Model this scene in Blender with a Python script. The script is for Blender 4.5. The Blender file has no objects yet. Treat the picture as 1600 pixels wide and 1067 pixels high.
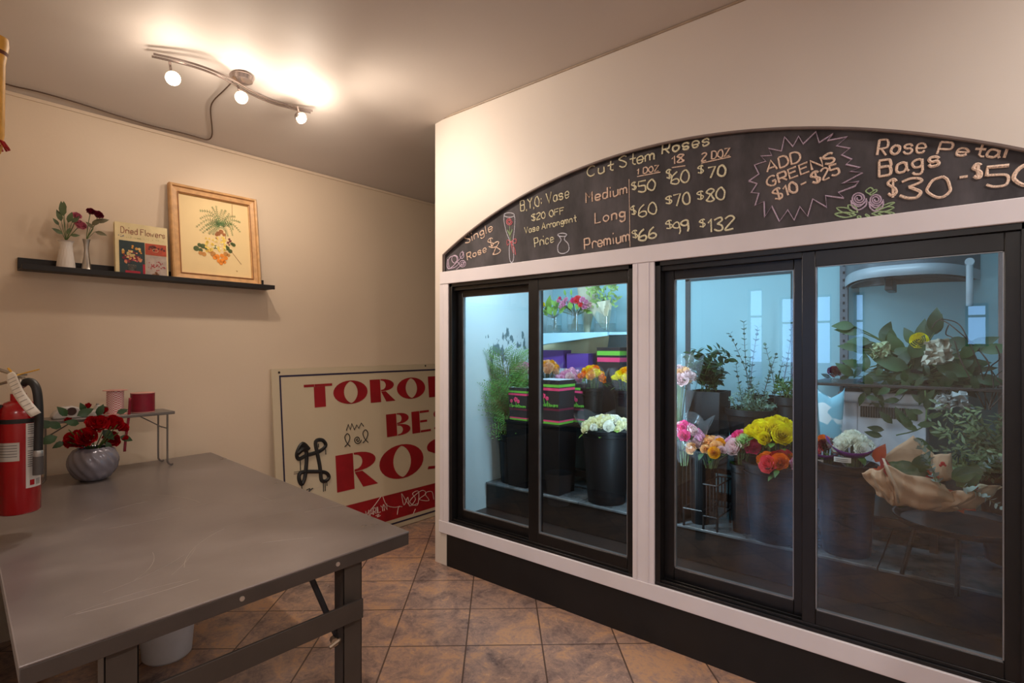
import bpy, math, random
from mathutils import Vector, Matrix, Euler
from mathutils.geometry import tessellate_polygon
R = random.Random(7)
pi = math.pi
sc = bpy.context.scene
col = sc.collection

# ---------------------------------------------------------------- camera
F, CX, CY, H = 850.0, 800.0, 541.0, 1.40          # focal length in px of the 1600 px frame, principal point, eye height
TH = math.atan(715 / F)
CT, ST = math.cos(TH), math.sin(TH)
cam = bpy.data.objects.new('camera', bpy.data.cameras.new('camera'))
col.objects.link(cam)
cam.location = (0, 0, H)
cam.rotation_euler = (pi / 2, 0, TH - pi / 2)
cam.data.sensor_width = 36
cam.data.lens = F / 1600 * 36
cam.data.shift_y = (CY - 533.5) / 1600
cam.data.clip_start = .02
sc.camera = cam

# ---------------------------------------------------------------- view and world
sc.view_settings.view_transform = 'Standard'
sc.view_settings.look = 'None'
sc.view_settings.gamma = 1
sc.view_settings.use_curve_mapping = False
sc.view_settings.exposure = 0.0
sc.cycles.use_denoising = True
sc.cycles.transparent_max_bounces = 32
sc.cycles.max_bounces = 10
sc.cycles.sample_clamp_indirect = 6
world = bpy.data.worlds.new('sky')
sc.world = world
world.use_nodes = True
bg = world.node_tree.nodes['Background']
bg.inputs[0].default_value = (.30, .56, 1, 1)
bg.inputs[1].default_value = 5.5

def light(name, kind, loc, power, color, size=.1, target=None, angle=None, blend=.6, size_y=None):
    l = bpy.data.lights.new(name, kind)
    l.energy = power
    l.color = color
    if kind == 'AREA':
        l.size = size
        if size_y:
            l.shape = 'RECTANGLE'
            l.size_y = size_y
    else:
        l.shadow_soft_size = size
    if kind == 'SPOT':
        l.spot_size = angle
        l.spot_blend = blend
    o = bpy.data.objects.new(name, l)
    col.objects.link(o)
    o.location = loc
    if target is not None:
        o.rotation_euler = (Vector(target) - Vector(loc)).to_track_quat('-Z', 'Y').to_euler()
    return o

WARM = (1, .85, .70)
WARM2 = (1, .92, .85)
COLD = (.56, .81, 1)
# unseen ceiling lamps added to fill the room with light (their fittings are built below)
FILL_LAMPS = [(-.5, 1.5), (-.9, -.9), (-2.6, .6), (1.72, -.95)]
for (x, y), p in zip(FILL_LAMPS, (7, 36, 30, 20)):
    light('fill_lamp_light', 'AREA', (x, y, 2.795), p, WARM2, .22, (x, y, 0))
# cold tubes of the flower cooler: two above the doors, one upright behind the white post
light('cooler_tube_light', 'AREA', (2.60, 1.88, 2.08), 17, COLD, 1.15, (2.95, 1.9, 1.0), size_y=.08)
light('cooler_tube_light', 'AREA', (2.60, .50, 2.08), 9, COLD, 1.15, (2.95, .5, 1.0), size_y=.08)
light('cooler_post_light', 'AREA', (2.515, 1.245, 1.15), 9, COLD, .05, (3.5, 1.32, 1.15), size_y=1.1)

# ---------------------------------------------------------------- picture rays -> points on real planes
def ray(u, v):
    s = (u - CX) / F
    return CT + s * ST, ST - s * CT, -(v - CY) / F
def onX(u, v, x):
    a = ray(u, v); t = x / a[0]
    return Vector((x, a[1] * t, H + a[2] * t))
def onY(u, v, y):
    a = ray(u, v); t = y / a[1]
    return Vector((a[0] * t, y, H + a[2] * t))
def onZ(u, v, z):
    a = ray(u, v); t = (z - H) / a[2]
    return Vector((a[0] * t, a[1] * t, z))

# ---------------------------------------------------------------- materials
MATS = {}
def nt(name):
    m = bpy.data.materials.new(name)
    m.use_nodes = True
    t = m.node_tree
    return m, t, t.nodes['Principled BSDF'], t.nodes['Material Output']
def N(t, kind, **kw):
    n = t.nodes.new(kind)
    for k, v in kw.items():
        if k.startswith('i_'):
            k = k[2:]
            n.inputs[int(k) if k.isdigit() else k].default_value = v
        else:
            setattr(n, k, v)
    return n
def ramp(t, stops):
    r = t.nodes.new('ShaderNodeValToRGB')
    e = r.color_ramp.elements
    while len(e) < len(stops):
        e.new(.5)
    for a, (p, c) in zip(e, stops):
        a.position = p
        a.color = (*c, 1) if len(c) == 3 else c
    return r
def sr(c):
    return tuple(((x / 255 + .055) / 1.055) ** 2.4 if x > 10 else x / 255 / 12.92 for x in c)
def mat(name, c, rough=.5, metal=0, var=.12, scale=12, bump=0, sheen=0, trans=0, spec=.5):
    """plain surface with a little noise in its colour"""
    if name in MATS:
        return MATS[name]
    m, t, p, o = nt(name)
    c = sr(c)
    tc = N(t, 'ShaderNodeTexCoord')
    nz = N(t, 'ShaderNodeTexNoise', i_Scale=scale, i_Detail=4)
    t.links.new(tc.outputs['Object'], nz.inputs['Vector'])
    lo = tuple(x * (1 - var) for x in c)
    hi = tuple(min(1, x * (1 + var)) for x in c)
    r = ramp(t, [(.35, lo), (.65, hi)])
    t.links.new(nz.outputs[0], r.inputs[0])
    t.links.new(r.outputs[0], p.inputs['Base Color'])
    p.inputs['Roughness'].default_value = rough
    p.inputs['Metallic'].default_value = metal
    p.inputs['Specular IOR Level'].default_value = spec
    if sheen:
        p.inputs['Sheen Weight'].default_value = sheen
    if bump:
        b = N(t, 'ShaderNodeBump', i_Strength=bump, i_Distance=.01)
        n2 = N(t, 'ShaderNodeTexNoise', i_Scale=scale * 6, i_Detail=3)
        t.links.new(tc.outputs['Object'], n2.inputs['Vector'])
        t.links.new(n2.outputs[0], b.inputs['Height'])
        t.links.new(b.outputs[0], p.inputs['Normal'])
    if trans:
        tr = N(t, 'ShaderNodeBsdfTranslucent')
        t.links.new(r.outputs[0], tr.inputs[0])
        mx = N(t, 'ShaderNodeMixShader', i_0=trans)
        t.links.new(p.outputs[0], mx.inputs[1])
        t.links.new(tr.outputs[0], mx.inputs[2])
        t.links.new(mx.outputs[0], o.inputs[0])
    MATS[name] = m
    return m
def emit(name, c, s):
    m, t, p, o = nt(name)
    e = N(t, 'ShaderNodeEmission', i_0=(*c, 1), i_1=s)
    t.links.new(e.outputs[0], o.inputs[0])
    return m
def clear(name, tint, refl, rough=0.0, ior=1.5, haze=0, hazecol=(1, 1, 1)):
    """thin clear sheet: lets light through, mirrors by Fresnel"""
    m, t, p, o = nt(name)
    tr = N(t, 'ShaderNodeBsdfTransparent', i_0=(*tint, 1))
    gl = N(t, 'ShaderNodeBsdfGlossy', i_0=(1, 1, 1, 1), i_Roughness=rough)
    ge = N(t, 'ShaderNodeNewGeometry')
    dt = N(t, 'ShaderNodeVectorMath', operation='DOT_PRODUCT')
    t.links.new(ge.outputs['Incoming'], dt.inputs[0]); t.links.new(ge.outputs['Normal'], dt.inputs[1])
    ab = N(t, 'ShaderNodeMath', operation='ABSOLUTE'); t.links.new(dt.outputs['Value'], ab.inputs[0])
    om = N(t, 'ShaderNodeMath', operation='SUBTRACT', i_0=1.0, use_clamp=True); t.links.new(ab.outputs[0], om.inputs[1])
    pw = N(t, 'ShaderNodeMath', operation='POWER', i_1=5.0); t.links.new(om.outputs[0], pw.inputs[0])
    f0 = ((ior - 1) / (ior + 1)) ** 2
    ml = N(t, 'ShaderNodeMath', operation='MULTIPLY_ADD', i_1=(1 - f0) * refl, i_2=f0 * refl)
    t.links.new(pw.outputs[0], ml.inputs[0])
    mx = N(t, 'ShaderNodeMixShader')
    t.links.new(ml.outputs[0], mx.inputs[0])
    src = tr
    if haze:
        df = N(t, 'ShaderNodeBsdfDiffuse', i_0=(*hazecol, 1))
        m2 = N(t, 'ShaderNodeMixShader', i_0=haze)
        t.links.new(tr.outputs[0], m2.inputs[1])
        t.links.new(df.outputs[0], m2.inputs[2])
        src = m2
    t.links.new(src.outputs[0], mx.inputs[1])
    t.links.new(gl.outputs[0], mx.inputs[2])
    t.links.new(mx.outputs[0], o.inputs[0])
    MATS[name] = m
    return m

def floor_mat():
    m, t, p, o = nt('floor_tile')
    tc = N(t, 'ShaderNodeTexCoord')
    mp = N(t, 'ShaderNodeMapping', vector_type='TEXTURE')
    mp.inputs['Location'].default_value = (2.312, 1.771, 0)
    mp.inputs['Rotation'].default_value = (0, 0, math.radians(41.4))
    t.links.new(tc.outputs['Object'], mp.inputs[0])
    br = N(t, 'ShaderNodeTexBrick', offset=0, squash=1)
    for k, v in {'Scale': 1, 'Mortar Size': .0042, 'Mortar Smooth': .35, 'Bias': 0, 'Brick Width': .356, 'Row Height': .356}.items():
        br.inputs[k].default_value = v
    br.inputs['Color1'].default_value = (.2, .2, .2, 1)
    br.inputs['Color2'].default_value = (.8, .8, .8, 1)
    t.links.new(mp.outputs[0], br.inputs['Vector'])
    n1 = N(t, 'ShaderNodeTexNoise', i_Scale=5.5, i_Detail=9, i_Roughness=.72, i_Distortion=.6)
    n2 = N(t, 'ShaderNodeTexNoise', i_Scale=26, i_Detail=8, i_Roughness=.75, i_Distortion=1.4)
    for n in (n1, n2):
        t.links.new(mp.outputs[0], n.inputs['Vector'])
    ad = N(t, 'ShaderNodeMath', operation='MULTIPLY_ADD', i_1=.14, i_2=-.07)
    t.links.new(br.outputs['Color'], ad.inputs[0])
    sm = N(t, 'ShaderNodeMath', operation='ADD')
    t.links.new(n1.outputs[0], sm.inputs[0]); t.links.new(ad.outputs[0], sm.inputs[1])
    sm2 = N(t, 'ShaderNodeMath', operation='MULTIPLY_ADD', i_1=.45, i_2=-.22)
    t.links.new(n2.outputs[0], sm2.inputs[0])
    sm3 = N(t, 'ShaderNodeMath', operation='ADD')
    t.links.new(sm.outputs[0], sm3.inputs[0]); t.links.new(sm2.outputs[0], sm3.inputs[1])
    r = ramp(t, [(.28, sr((102, 84, 80))), (.42, sr((146, 120, 110))), (.52, sr((172, 138, 120))), (.62, sr((198, 152, 116))), (.75, sr((156, 130, 124)))])
    t.links.new(sm3.outputs[0], r.inputs[0])
    mx = N(t, 'ShaderNodeMix', data_type='RGBA')
    t.links.new(br.outputs['Fac'], mx.inputs[0])
    t.links.new(r.outputs[0], mx.inputs[6])
    mx.inputs[7].default_value = (*sr((92, 72, 62)), 1)
    t.links.new(mx.outputs[2], p.inputs['Base Color'])
    rr = ramp(t, [(.3, (.13,) * 3), (.7, (.30,) * 3)])
    t.links.new(n2.outputs[0], rr.inputs[0])
    t.links.new(rr.outputs[0], p.inputs['Roughness'])
    iv = N(t, 'ShaderNodeMath', operation='MULTIPLY_ADD', i_1=-1.0)
    t.links.new(br.outputs['Fac'], iv.inputs[0])
    sc2 = N(t, 'ShaderNodeMath', operation='MULTIPLY', i_1=.35)
    t.links.new(n2.outputs[0], sc2.inputs[0]); t.links.new(sc2.outputs[0], iv.inputs[2])
    b = N(t, 'ShaderNodeBump', i_Strength=.35, i_Distance=.004)
    t.links.new(iv.outputs[0], b.inputs['Height'])
    t.links.new(b.outputs[0], p.inputs['Normal'])
    return m
def wall_mat(name, c, rough=.55, var=.05, bump=.12):
    m, t, p, o = nt(name)
    tc = N(t, 'ShaderNodeTexCoord')
    n1 = N(t, 'ShaderNodeTexNoise', i_Scale=1.1, i_Detail=3)
    n2 = N(t, 'ShaderNodeTexNoise', i_Scale=60, i_Detail=4)
    t.links.new(tc.outputs['Object'], n1.inputs['Vector']); t.links.new(tc.outputs['Object'], n2.inputs['Vector'])
    c = sr(c)
    r = ramp(t, [(.3, tuple(x * (1 - var) for x in c)), (.7, tuple(min(1, x * (1 + var)) for x in c))])
    t.links.new(n1.outputs[0], r.inputs[0]); t.links.new(r.outputs[0], p.inputs['Base Color'])
    p.inputs['Roughness'].default_value = rough
    b = N(t, 'ShaderNodeBump', i_Strength=bump, i_Distance=.003)
    t.links.new(n2.outputs[0], b.inputs['Height']); t.links.new(b.outputs[0], p.inputs['Normal'])
    return m
def peeling_mat():
    """pale cooler paint with torn patches that show the dark board below"""
    m, t, p, o = nt('cooler_wall_peeling')
    tc = N(t, 'ShaderNodeTexCoord')
    n1 = N(t, 'ShaderNodeTexNoise', i_Scale=11, i_Detail=5, i_Roughness=.55)
    mp = N(t, 'ShaderNodeMapping')
    mp.inputs['Scale'].default_value = (1.5, 1, .7)
    t.links.new(tc.outputs['Object'], mp.inputs[0]); t.links.new(mp.outputs[0], n1.inputs['Vector'])
    sp = N(t, 'ShaderNodeSeparateXYZ')
    t.links.new(tc.outputs['Object'], sp.inputs[0])
    def band(out, c, w):
        a = N(t, 'ShaderNodeMath', operation='SUBTRACT', i_1=c); t.links.new(out, a.inputs[0])
        b = N(t, 'ShaderNodeMath', operation='ABSOLUTE'); t.links.new(a.outputs[0], b.inputs[0])
        d = N(t, 'ShaderNodeMapRange'); d.inputs[1].default_value = w * .4; d.inputs[2].default_value = w
        d.inputs[3].default_value = 1; d.inputs[4].default_value = 0
        t.links.new(b.outputs[0], d.inputs[0])
        return d.outputs[0]
    bx, bz = band(sp.outputs[0], 3.0, .40), band(sp.outputs[2], 1.36, .30)
    ml = N(t, 'ShaderNodeMath', operation='MULTIPLY'); t.links.new(bx, ml.inputs[0]); t.links.new(bz, ml.inputs[1])
    ad = N(t, 'ShaderNodeMath', operation='MULTIPLY_ADD', i_1=.33, i_2=-.22); t.links.new(ml.outputs[0], ad.inputs[0])
    sm = N(t, 'ShaderNodeMath', operation='ADD'); t.links.new(n1.outputs[0], sm.inputs[0]); t.links.new(ad.outputs[0], sm.inputs[1])
    r = ramp(t, [(.645, sr((214, 228, 230))), (.66, sr((104, 132, 136)))])
    t.links.new(sm.outputs[0], r.inputs[0]); t.links.new(r.outputs[0], p.inputs['Base Color'])
    p.inputs['Roughness'].default_value = .5
    return m
def steel_mat():
    m, t, p, o = nt('worn_sheet_steel')
    tc = N(t, 'ShaderNodeTexCoord')
    mp = N(t, 'ShaderNodeMapping'); mp.inputs['Scale'].default_value = (1, 18, 1)
    t.links.new(tc.outputs['Object'], mp.inputs[0])
    n1 = N(t, 'ShaderNodeTexNoise', i_Scale=3, i_Detail=6)
    n2 = N(t, 'ShaderNodeTexNoise', i_Scale=2.2, i_Detail=5, i_Roughness=.6)
    t.links.new(mp.outputs[0], n1.inputs['Vector']); t.links.new(tc.outputs['Object'], n2.inputs['Vector'])
    r = ramp(t, [(.3, sr((122, 114, 112))), (.7, sr((150, 141, 139)))])
    t.links.new(n2.outputs[0], r.inputs[0]); t.links.new(r.outputs[0], p.inputs['Base Color'])
    rr = ramp(t, [(.3, (.26,) * 3), (.75, (.42,) * 3)])
    t.links.new(n2.outputs[0], rr.inputs[0]); t.links.new(rr.outputs[0], p.inputs['Roughness'])
    p.inputs['Metallic'].default_value = .55
    b = N(t, 'ShaderNodeBump', i_Strength=.06, i_Distance=.002)
    t.links.new(n1.outputs[0], b.inputs['Height']); t.links.new(b.outputs[0], p.inputs['Normal'])
    return m
def brick_mat():
    m, t, p, o = nt('street_brick')
    tc = N(t, 'ShaderNodeTexCoord')
    mp = N(t, 'ShaderNodeMapping'); mp.inputs['Rotation'].default_value = (0, pi / 2, pi / 2)
    t.links.new(tc.outputs['Object'], mp.inputs[0])
    br = N(t, 'ShaderNodeTexBrick', i_Scale=4.5)
    br.inputs['Color1'].default_value = (*sr((168, 118, 122)), 1)
    br.inputs['Color2'].default_value = (*sr((150, 104, 112)), 1)
    br.inputs['Mortar'].default_value = (*sr((205, 200, 210)), 1)
    t.links.new(mp.outputs[0], br.inputs['Vector']); t.links.new(br.outputs[0], p.inputs['Base Color'])
    return m

# ---------------------------------------------------------------- mesh building
class B:
    def __init__(s):
        s.v, s.f, s.mi, s.m = [], [], [], 0
    def add(s, vs, fs):
        n = len(s.v)
        s.v += [tuple(v) for v in vs]
        s.f += [tuple(n + i for i in f) for f in fs]
        s.mi += [s.m] * len(fs)
        return s
    def box(s, x0, x1, y0, y1, z0, z1):
        return s.add([(x, y, z) for z in (z0, z1) for y in (y0, y1) for x in (x0, x1)],
                     [(0, 2, 3, 1), (4, 5, 7, 6), (0, 1, 5, 4), (2, 6, 7, 3), (0, 4, 6, 2), (1, 3, 7, 5)])
    def prism(s, pts, z0, z1):
        n = len(pts)
        vs = [(x, y, z0) for x, y in pts] + [(x, y, z1) for x, y in pts]
        fs = [tuple(range(n))[::-1], tuple(range(n, 2 * n))] + [(i, (i + 1) % n, n + (i + 1) % n, n + i) for i in range(n)]
        return s.add(vs, fs)
    def grid(s, fn, nu, nv, closed=False):
        vs = [fn(i / nu, j / nv) for j in range(nv + 1) for i in range(nu + (0 if closed else 1))]
        w = nu if closed else nu + 1
        fs = [(j * w + i, j * w + (i + 1) % w, (j + 1) * w + (i + 1) % w, (j + 1) * w + i) for j in range(nv) for i in range(nu)]
        return s.add(vs, fs)
    def lathe(s, prof, n=24, c=(0, 0, 0), wob=None):
        def fn(a, b):
            k = b * (len(prof) - 1)
            r, z = prof[int(round(k))]
            if wob:
                r *= wob(a * 2 * pi, z)
            return c[0] + r * math.cos(a * 2 * pi), c[1] + r * math.sin(a * 2 * pi), c[2] + z
        return s.grid(fn, n, len(prof) - 1, True)
    def tube(s, path, r, n=6, cap=True):
        path = [Vector(p) for p in path]
        rr = r if isinstance(r, (list, tuple)) else [r] * len(path)
        base = len(s.v)
        up = None
        vs = []
        for i, p in enumerate(path):
            d = (path[min(i + 1, len(path) - 1)] - path[max(i - 1, 0)])
            if d.length < 1e-9:
                d = Vector((0, 0, 1))
            d.normalize()
            if up is None:
                up = d.orthogonal().normalized()
            up = (up - d * up.dot(d))
            if up.length < 1e-6:
                up = d.orthogonal()
            up.normalize()
            q = d.cross(up)
            for k in range(n):
                a = 2 * pi * k / n
                vs.append(p + (up * math.cos(a) + q * math.sin(a)) * rr[i])
        fs = [(i * n + k, i * n + (k + 1) % n, (i + 1) * n + (k + 1) % n, (i + 1) * n + k) for i in range(len(path) - 1) for k in range(n)]
        if cap:
            fs += [tuple(range(n))[::-1], tuple((len(path) - 1) * n + k for k in range(n))]
        return s.add(vs, fs)
    def ball(s, c, r, n=10, sx=1, sy=1, sz=1):
        def fn(a, b):
            t, f = a * 2 * pi, (b - .5) * pi
            return c[0] + r * sx * math.cos(t) * math.cos(f), c[1] + r * sy * math.sin(t) * math.cos(f), c[2] + r * sz * math.sin(f)
        return s.grid(fn, n, max(4, n // 2), True)
    def poly(s, loops, fn):
        """flat filled outline (first loop) with holes; fn maps 2-D to 3-D"""
        l3 = [[Vector((a, b, 0)) for a, b in l] for l in loops]
        tr = tessellate_polygon(l3)
        flat = [p for l in loops for p in l]
        vs = [fn(*p) for p in flat]
        out = []
        for a, b, c in tr:
            (x0, y0), (x1, y1), (x2, y2) = flat[a], flat[b], flat[c]
            out.append((a, b, c) if (x1 - x0) * (y2 - y0) - (x2 - x0) * (y1 - y0) > 0 else (a, c, b))
        return s.add(vs, out)
    def leaf(s, p, d, up, L, W, bend=.25, n=4, fold=.15):
        """one pointed, folded, drooping leaf"""
        p, d, up = Vector(p), Vector(d).normalized(), Vector(up)
        q = d.cross(up)
        if q.length < 1e-5:
            q = d.orthogonal()
        q.normalize()
        u = q.cross(d).normalized()
        vs = []
        for i in range(n + 1):
            t = i / n
            w = W * .5 * math.sin(pi * (t ** .8)) + (.002 * W)
            c = p + d * (L * t * (1 - .15 * bend * t)) - u * (bend * L * t * t)
            vs += [c - q * w + u * (fold * w), c, c + q * w + u * (fold * w)]
        fs = []
        for i in range(n):
            a = i * 3
            fs += [(a, a + 1, a + 4, a + 3), (a + 1, a + 2, a + 5, a + 4)]
        return s.add(vs, fs)

def mesh_of(name, b, mats, smooth=40, off=(0, 0, 0)):
    me = bpy.data.meshes.new(name)
    me.from_pydata([(x - off[0], y - off[1], z - off[2]) for x, y, z in b.v], [], b.f)
    for m in (mats if isinstance(mats, (list, tuple)) else [mats]):
        me.materials.append(m)
    if isinstance(mats, (list, tuple)):
        me.polygons.foreach_set('material_index', b.mi)
    if smooth:
        me.polygons.foreach_set('use_smooth', [True] * len(b.f))
        me.set_sharp_from_angle(angle=math.radians(smooth))
    me.update()
    return me
def rootloc(o):
    while o is not None and o.parent is not None:
        o = o.parent
    return o.location if o is not None else Vector((0, 0, 0))
def obj(name, b, mats, parent=None, bevel=0, smooth=40, label=None):
    """ONE mesh object; vertices are given in world space (roots are never turned before their parts are made)"""
    me = mesh_of(name, b, mats, smooth, rootloc(parent))
    o = bpy.data.objects.new(name, me)
    col.objects.link(o)
    o.parent = parent
    if label:
        o['label'] = label
    if bevel:
        md = o.modifiers.new('edge', 'BEVEL')
        md.width = bevel
        md.segments = 2
        md.limit_method = 'ANGLE'
    return o
def place(name, me, parent, loc, rot=(0, 0, 0), scale=1):
    o = bpy.data.objects.new(name, me)
    col.objects.link(o)
    o.parent = parent
    o.location = Vector(loc) - rootloc(parent)
    o.rotation_euler = rot
    o.scale = (scale,) * 3 if not isinstance(scale, (tuple, list)) else scale
    return o
def tag(o, label, cat, group=None):
    o['label'] = label
    o['category'] = cat
    if group:
        o['group'] = group
    return o
def thing(name, label, cat, loc=(0, 0, 0), group=None):
    o = bpy.data.objects.new(name, None)
    o.empty_display_size = .05
    col.objects.link(o)
    o.location = loc
    return tag(o, label, cat, group)
def struct(name, b, m, parent=None, **kw):
    o = obj(name, b, m, parent, **kw)
    if parent is None:
        o['kind'] = 'structure'
    return o
def copy_tree(o, parent=None):
    c = o.copy()
    col.objects.link(c)
    c.parent = parent
    for ch in o.children:
        copy_tree(ch, c)
    return c

# ---------------------------------------------------------------- the room
XC, YW, ZC = 2.391, 3.50, 2.868          # cooler front plane, shelf wall plane, ceiling height
XF, XE, YR = -4.3, 4.7, -2.4             # shop front, far end of the passage, side wall behind the camera
YE = 2.665                               # left end of the cooler
M_floor = floor_mat()
M_wall = wall_mat('wall_paint_tan', (222, 202, 178), .5)
M_white = wall_mat('wall_paint_offwhite', (226, 216, 206), .5)
M_trim = mat('white_casing_paint', (230, 223, 228), .5, var=.03, scale=4)
M_ceil = wall_mat('ceiling_paint', (206, 196, 188), .6)
M_black = mat('black_anodised', (22, 21, 22), .32, var=.2, scale=20)
M_blackmat = mat('black_kick_paint', (20, 17, 17), .55, var=.2)
M_cool = wall_mat('cooler_wall_paint', (158, 196, 204), .45)
M_peel = peeling_mat()

struct('floor', B().box(XF, XE, YR, YW + .1, -.08, 0), M_floor)
# ceiling: flat, then a shallow plaster cove down to the shelf wall
def cove(y):
    return ZC - .252 * (max(0, y - 2.45) / 1.05) ** 1.6
b = B()
ys = [YR] + [2.45 + 1.05 * i / 24 for i in range(25)]
vs, fs = [], []
for y in ys:
    vs += [(XF, y, cove(y)), (XE, y, cove(y))]
for i in range(len(ys) - 1):
    fs.append((2 * i, 2 * i + 2, 2 * i + 3, 2 * i + 1))
n = len(vs)
vs += [(XF, YR, 3.0), (XE, YR, 3.0), (XF, YW, 3.0), (XE, YW, 3.0)]
fs += [(n, n + 1, n + 3, n + 2), (0, 1, n + 1, n), (n - 2, n + 2, n + 3, n - 1)]
b.add(vs, fs)
struct('ceiling', b, M_ceil)
struct('wall_left', B().box(XF, XE, YW, YW + .1, 0, 3.0), M_wall)
struct('trim_1', B().box(.26, XE, YW - .006, YW, 2.597, 2.612), M_wall)
struct('wall_right', B().box(XF, XE, YR - .1, YR, 0, 3.0), M_white)
struct('wall_back', B().box(XE, XE + .1, YR, YW, 0, 3.0), M_wall)
struct('wall_pillar', B().box(-.7, .235, 2.24, YW, 0, 2.9), M_wall)

# shop front behind the camera: wall with window openings
WINS = [(2.523, 2.766, .88, 2.33), (1.552, 2.289, .857, 2.17), (1.141, 1.28, .857, 2.17), (-.185, .044, 1.40, 1.95)]
edges = sorted({YR, YW} | {w[0] for w in WINS} | {w[1] for w in WINS})
b = B()
for y0, y1 in zip(edges, edges[1:]):
    w = [q for q in WINS if q[0] <= y0 < q[1]]
    if w:
        b.box(XF - .2, XF, y0, y1, 0, w[0][2])
        b.box(XF - .2, XF, y0, y1, w[0][3], 3.0)
    else:
        b.box(XF - .2, XF, y0, y1, 0, 3.0)
struct('wall_front', b, M_white)
M_frame = mat('window_frame_paint', (150, 150, 156), .5)
for i, (y0, y1, z0, z1) in enumerate(WINS):
    b = B()
    for k in (y0, y1 - .03):
        b.box(XF - .12, XF - .06, k, k + .03, z0, z1)
    for k in (z0, z1 - .03, z0 + (z1 - z0) * .68):
        b.box(XF - .12, XF - .06, y0, y1, k, k + .03)
    struct('window_%d' % (i + 1), b, M_frame)
struct('pavement', B().box(-16, XF - .2, -12, 14, -.2, -.02), mat('pavement_grey', (150, 150, 155), .8))
b = B().box(-9.2, -9.0, -10, 12, 0, 1.02)
struct('wall_street', b, brick_mat())

# ---------------------------------------------------------------- cooler enclosure
ARC_R, ARC_Y, ARC_T = 2.92, 1.19, 2.352   # the arched blackboard recess
Y0, Y1 = -.225, 2.598                     # its two ends
Z_A, Z_B, Z_C, Z_D = 1.876, 1.797, .283, .2065
def arc(y):
    return ARC_T - ARC_R + math.sqrt(ARC_R ** 2 - (y - ARC_Y) ** 2)
b = B()
yy = [Y0 + (Y1 - Y0) * i / 48 for i in range(49)]
for a, c in zip(yy, yy[1:]):              # wall above the arch with the thickness of its reveal
    x0, x1 = XC, XC + .10
    b.add([(x0, a, arc(a)), (x0, c, arc(c)), (x0, c, ZC), (x0, a, ZC), (x1, a, arc(a)), (x1, c, arc(c)), (x1, c, ZC), (x1, a, ZC)],
          [(0, 3, 2, 1), (0, 1, 5, 4), (4, 5, 6, 7)])
b.box(XC, XC + .10, Y1, YE, 0, ZC)
b.box(XC, XC + .10, YR, Y0, 0, ZC)
struct('wall_cooler', b, M_white)
struct('trim_2', B().tube([(XC - .003, .0 + YE - 2.9 * t, ZC - .004) for t in (0, .33, .66, 1)], .006, 6), mat('cable_sheath', (168, 150, 130), .5))
XB = 3.55                                 # back wall of the cooler
b = B().box(XC + .10, XB + .08, YE - .105, YE, 0, ZC)
struct('wall_cooler_end', b, M_peel)
struct('wall_cooler_back', B().box(XB, XB + .08, -.40, YE - .105, 0, 2.3), M_cool)
struct('wall_cooler_side', B().box(XC + .10, XB + .08, -.50, -.40, 0, 2.3), M_cool)
struct('ceiling_cooler', B().box(XC + .10, XB + .08, -.5, YE, 2.2, 2.3), M_cool)
struct('floor_cooler', B().box(XC + .02, XB, -.4, YE - .105, .0, .285), mat('cooler_floor', (34, 28, 26), .4))
M_ledge = mat('wet_ledge', (92, 94, 96), .22, var=.45, scale=9)
struct('trim_3', B().box(2.765, XB, -.4, YE - .105, .285, .452), mat('ledge_front', (34, 29, 27), .5), bevel=.004)
b = B()
for y0, y1 in ((1.80, 2.55), (1.205, 1.795), (.30, 1.2), (-.395, .295)):
    b.box(2.75, XB - .02, y0, y1, .452, .466)
struct('trim_4', b, M_ledge, bevel=.003)
# a black-edged panel on the back wall
tl, tr_, bl = onX(1072, 433, XB), onX(1236, 424, XB), onX(1072, 640, XB)
b = B()
w = .030
b.box(XB - .012, XB, tl.y - w, tl.y, .8, tl.z)
b.box(XB - .012, XB, tr_.y, tl.y, tl.z - w, tl.z)
b.box(XB - .008, XB, tr_.y - .006, tr_.y, .8, tl.z + .09)
struct('trim_5', b, mat('gasket_grey', (58, 62, 66), .6))

# white casing round the two door openings, black kick board
XT = XC - .016
b = B().box(XT, XC + .02, Y0 - .09, YE - .06, Z_B, Z_A)
struct('trim_6', b, M_trim, bevel=.003)
b = B().box(XT, XC + .02, Y0 - .09, YE - .05, Z_D, Z_C)
struct('trim_7', b, M_trim, bevel=.003)
YL0, YL1, YM0, YM1 = 2.531, 1.243, 1.131, -.153   # openings: left unit, right unit
b = B().box(XT + .004, XC + .02, YL0, YE - .055, Z_C, Z_B)
b.box(XT + .002, XC + .02, YL0 + .042, YL0 + .046, Z_C, Z_B)
struct('trim_8', b, M_trim, bevel=.002)
b = B().box(XT + .004, XC + .02, YM0, YL1, Z_C, Z_B)
for k in (.026, .086):
    b.box(XT, XC, YM0 + k, YM0 + k + .004, Z_C, Z_B)
struct('trim_9', b, M_trim, bevel=.002)
struct('trim_10', B().box(XT + .004, XC + .02, Y0 - .09, YM1, Z_C, Z_B), M_trim, bevel=.002)
struct('trim_11', B().box(XC - .002, XC + .03, YE - .11, YE - .004, 0, Z_D), M_white)
struct('baseboard_cooler', B().box(XC - .004, XC + .03, YR, YE - .115, 0, Z_D), M_blackmat)
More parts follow.
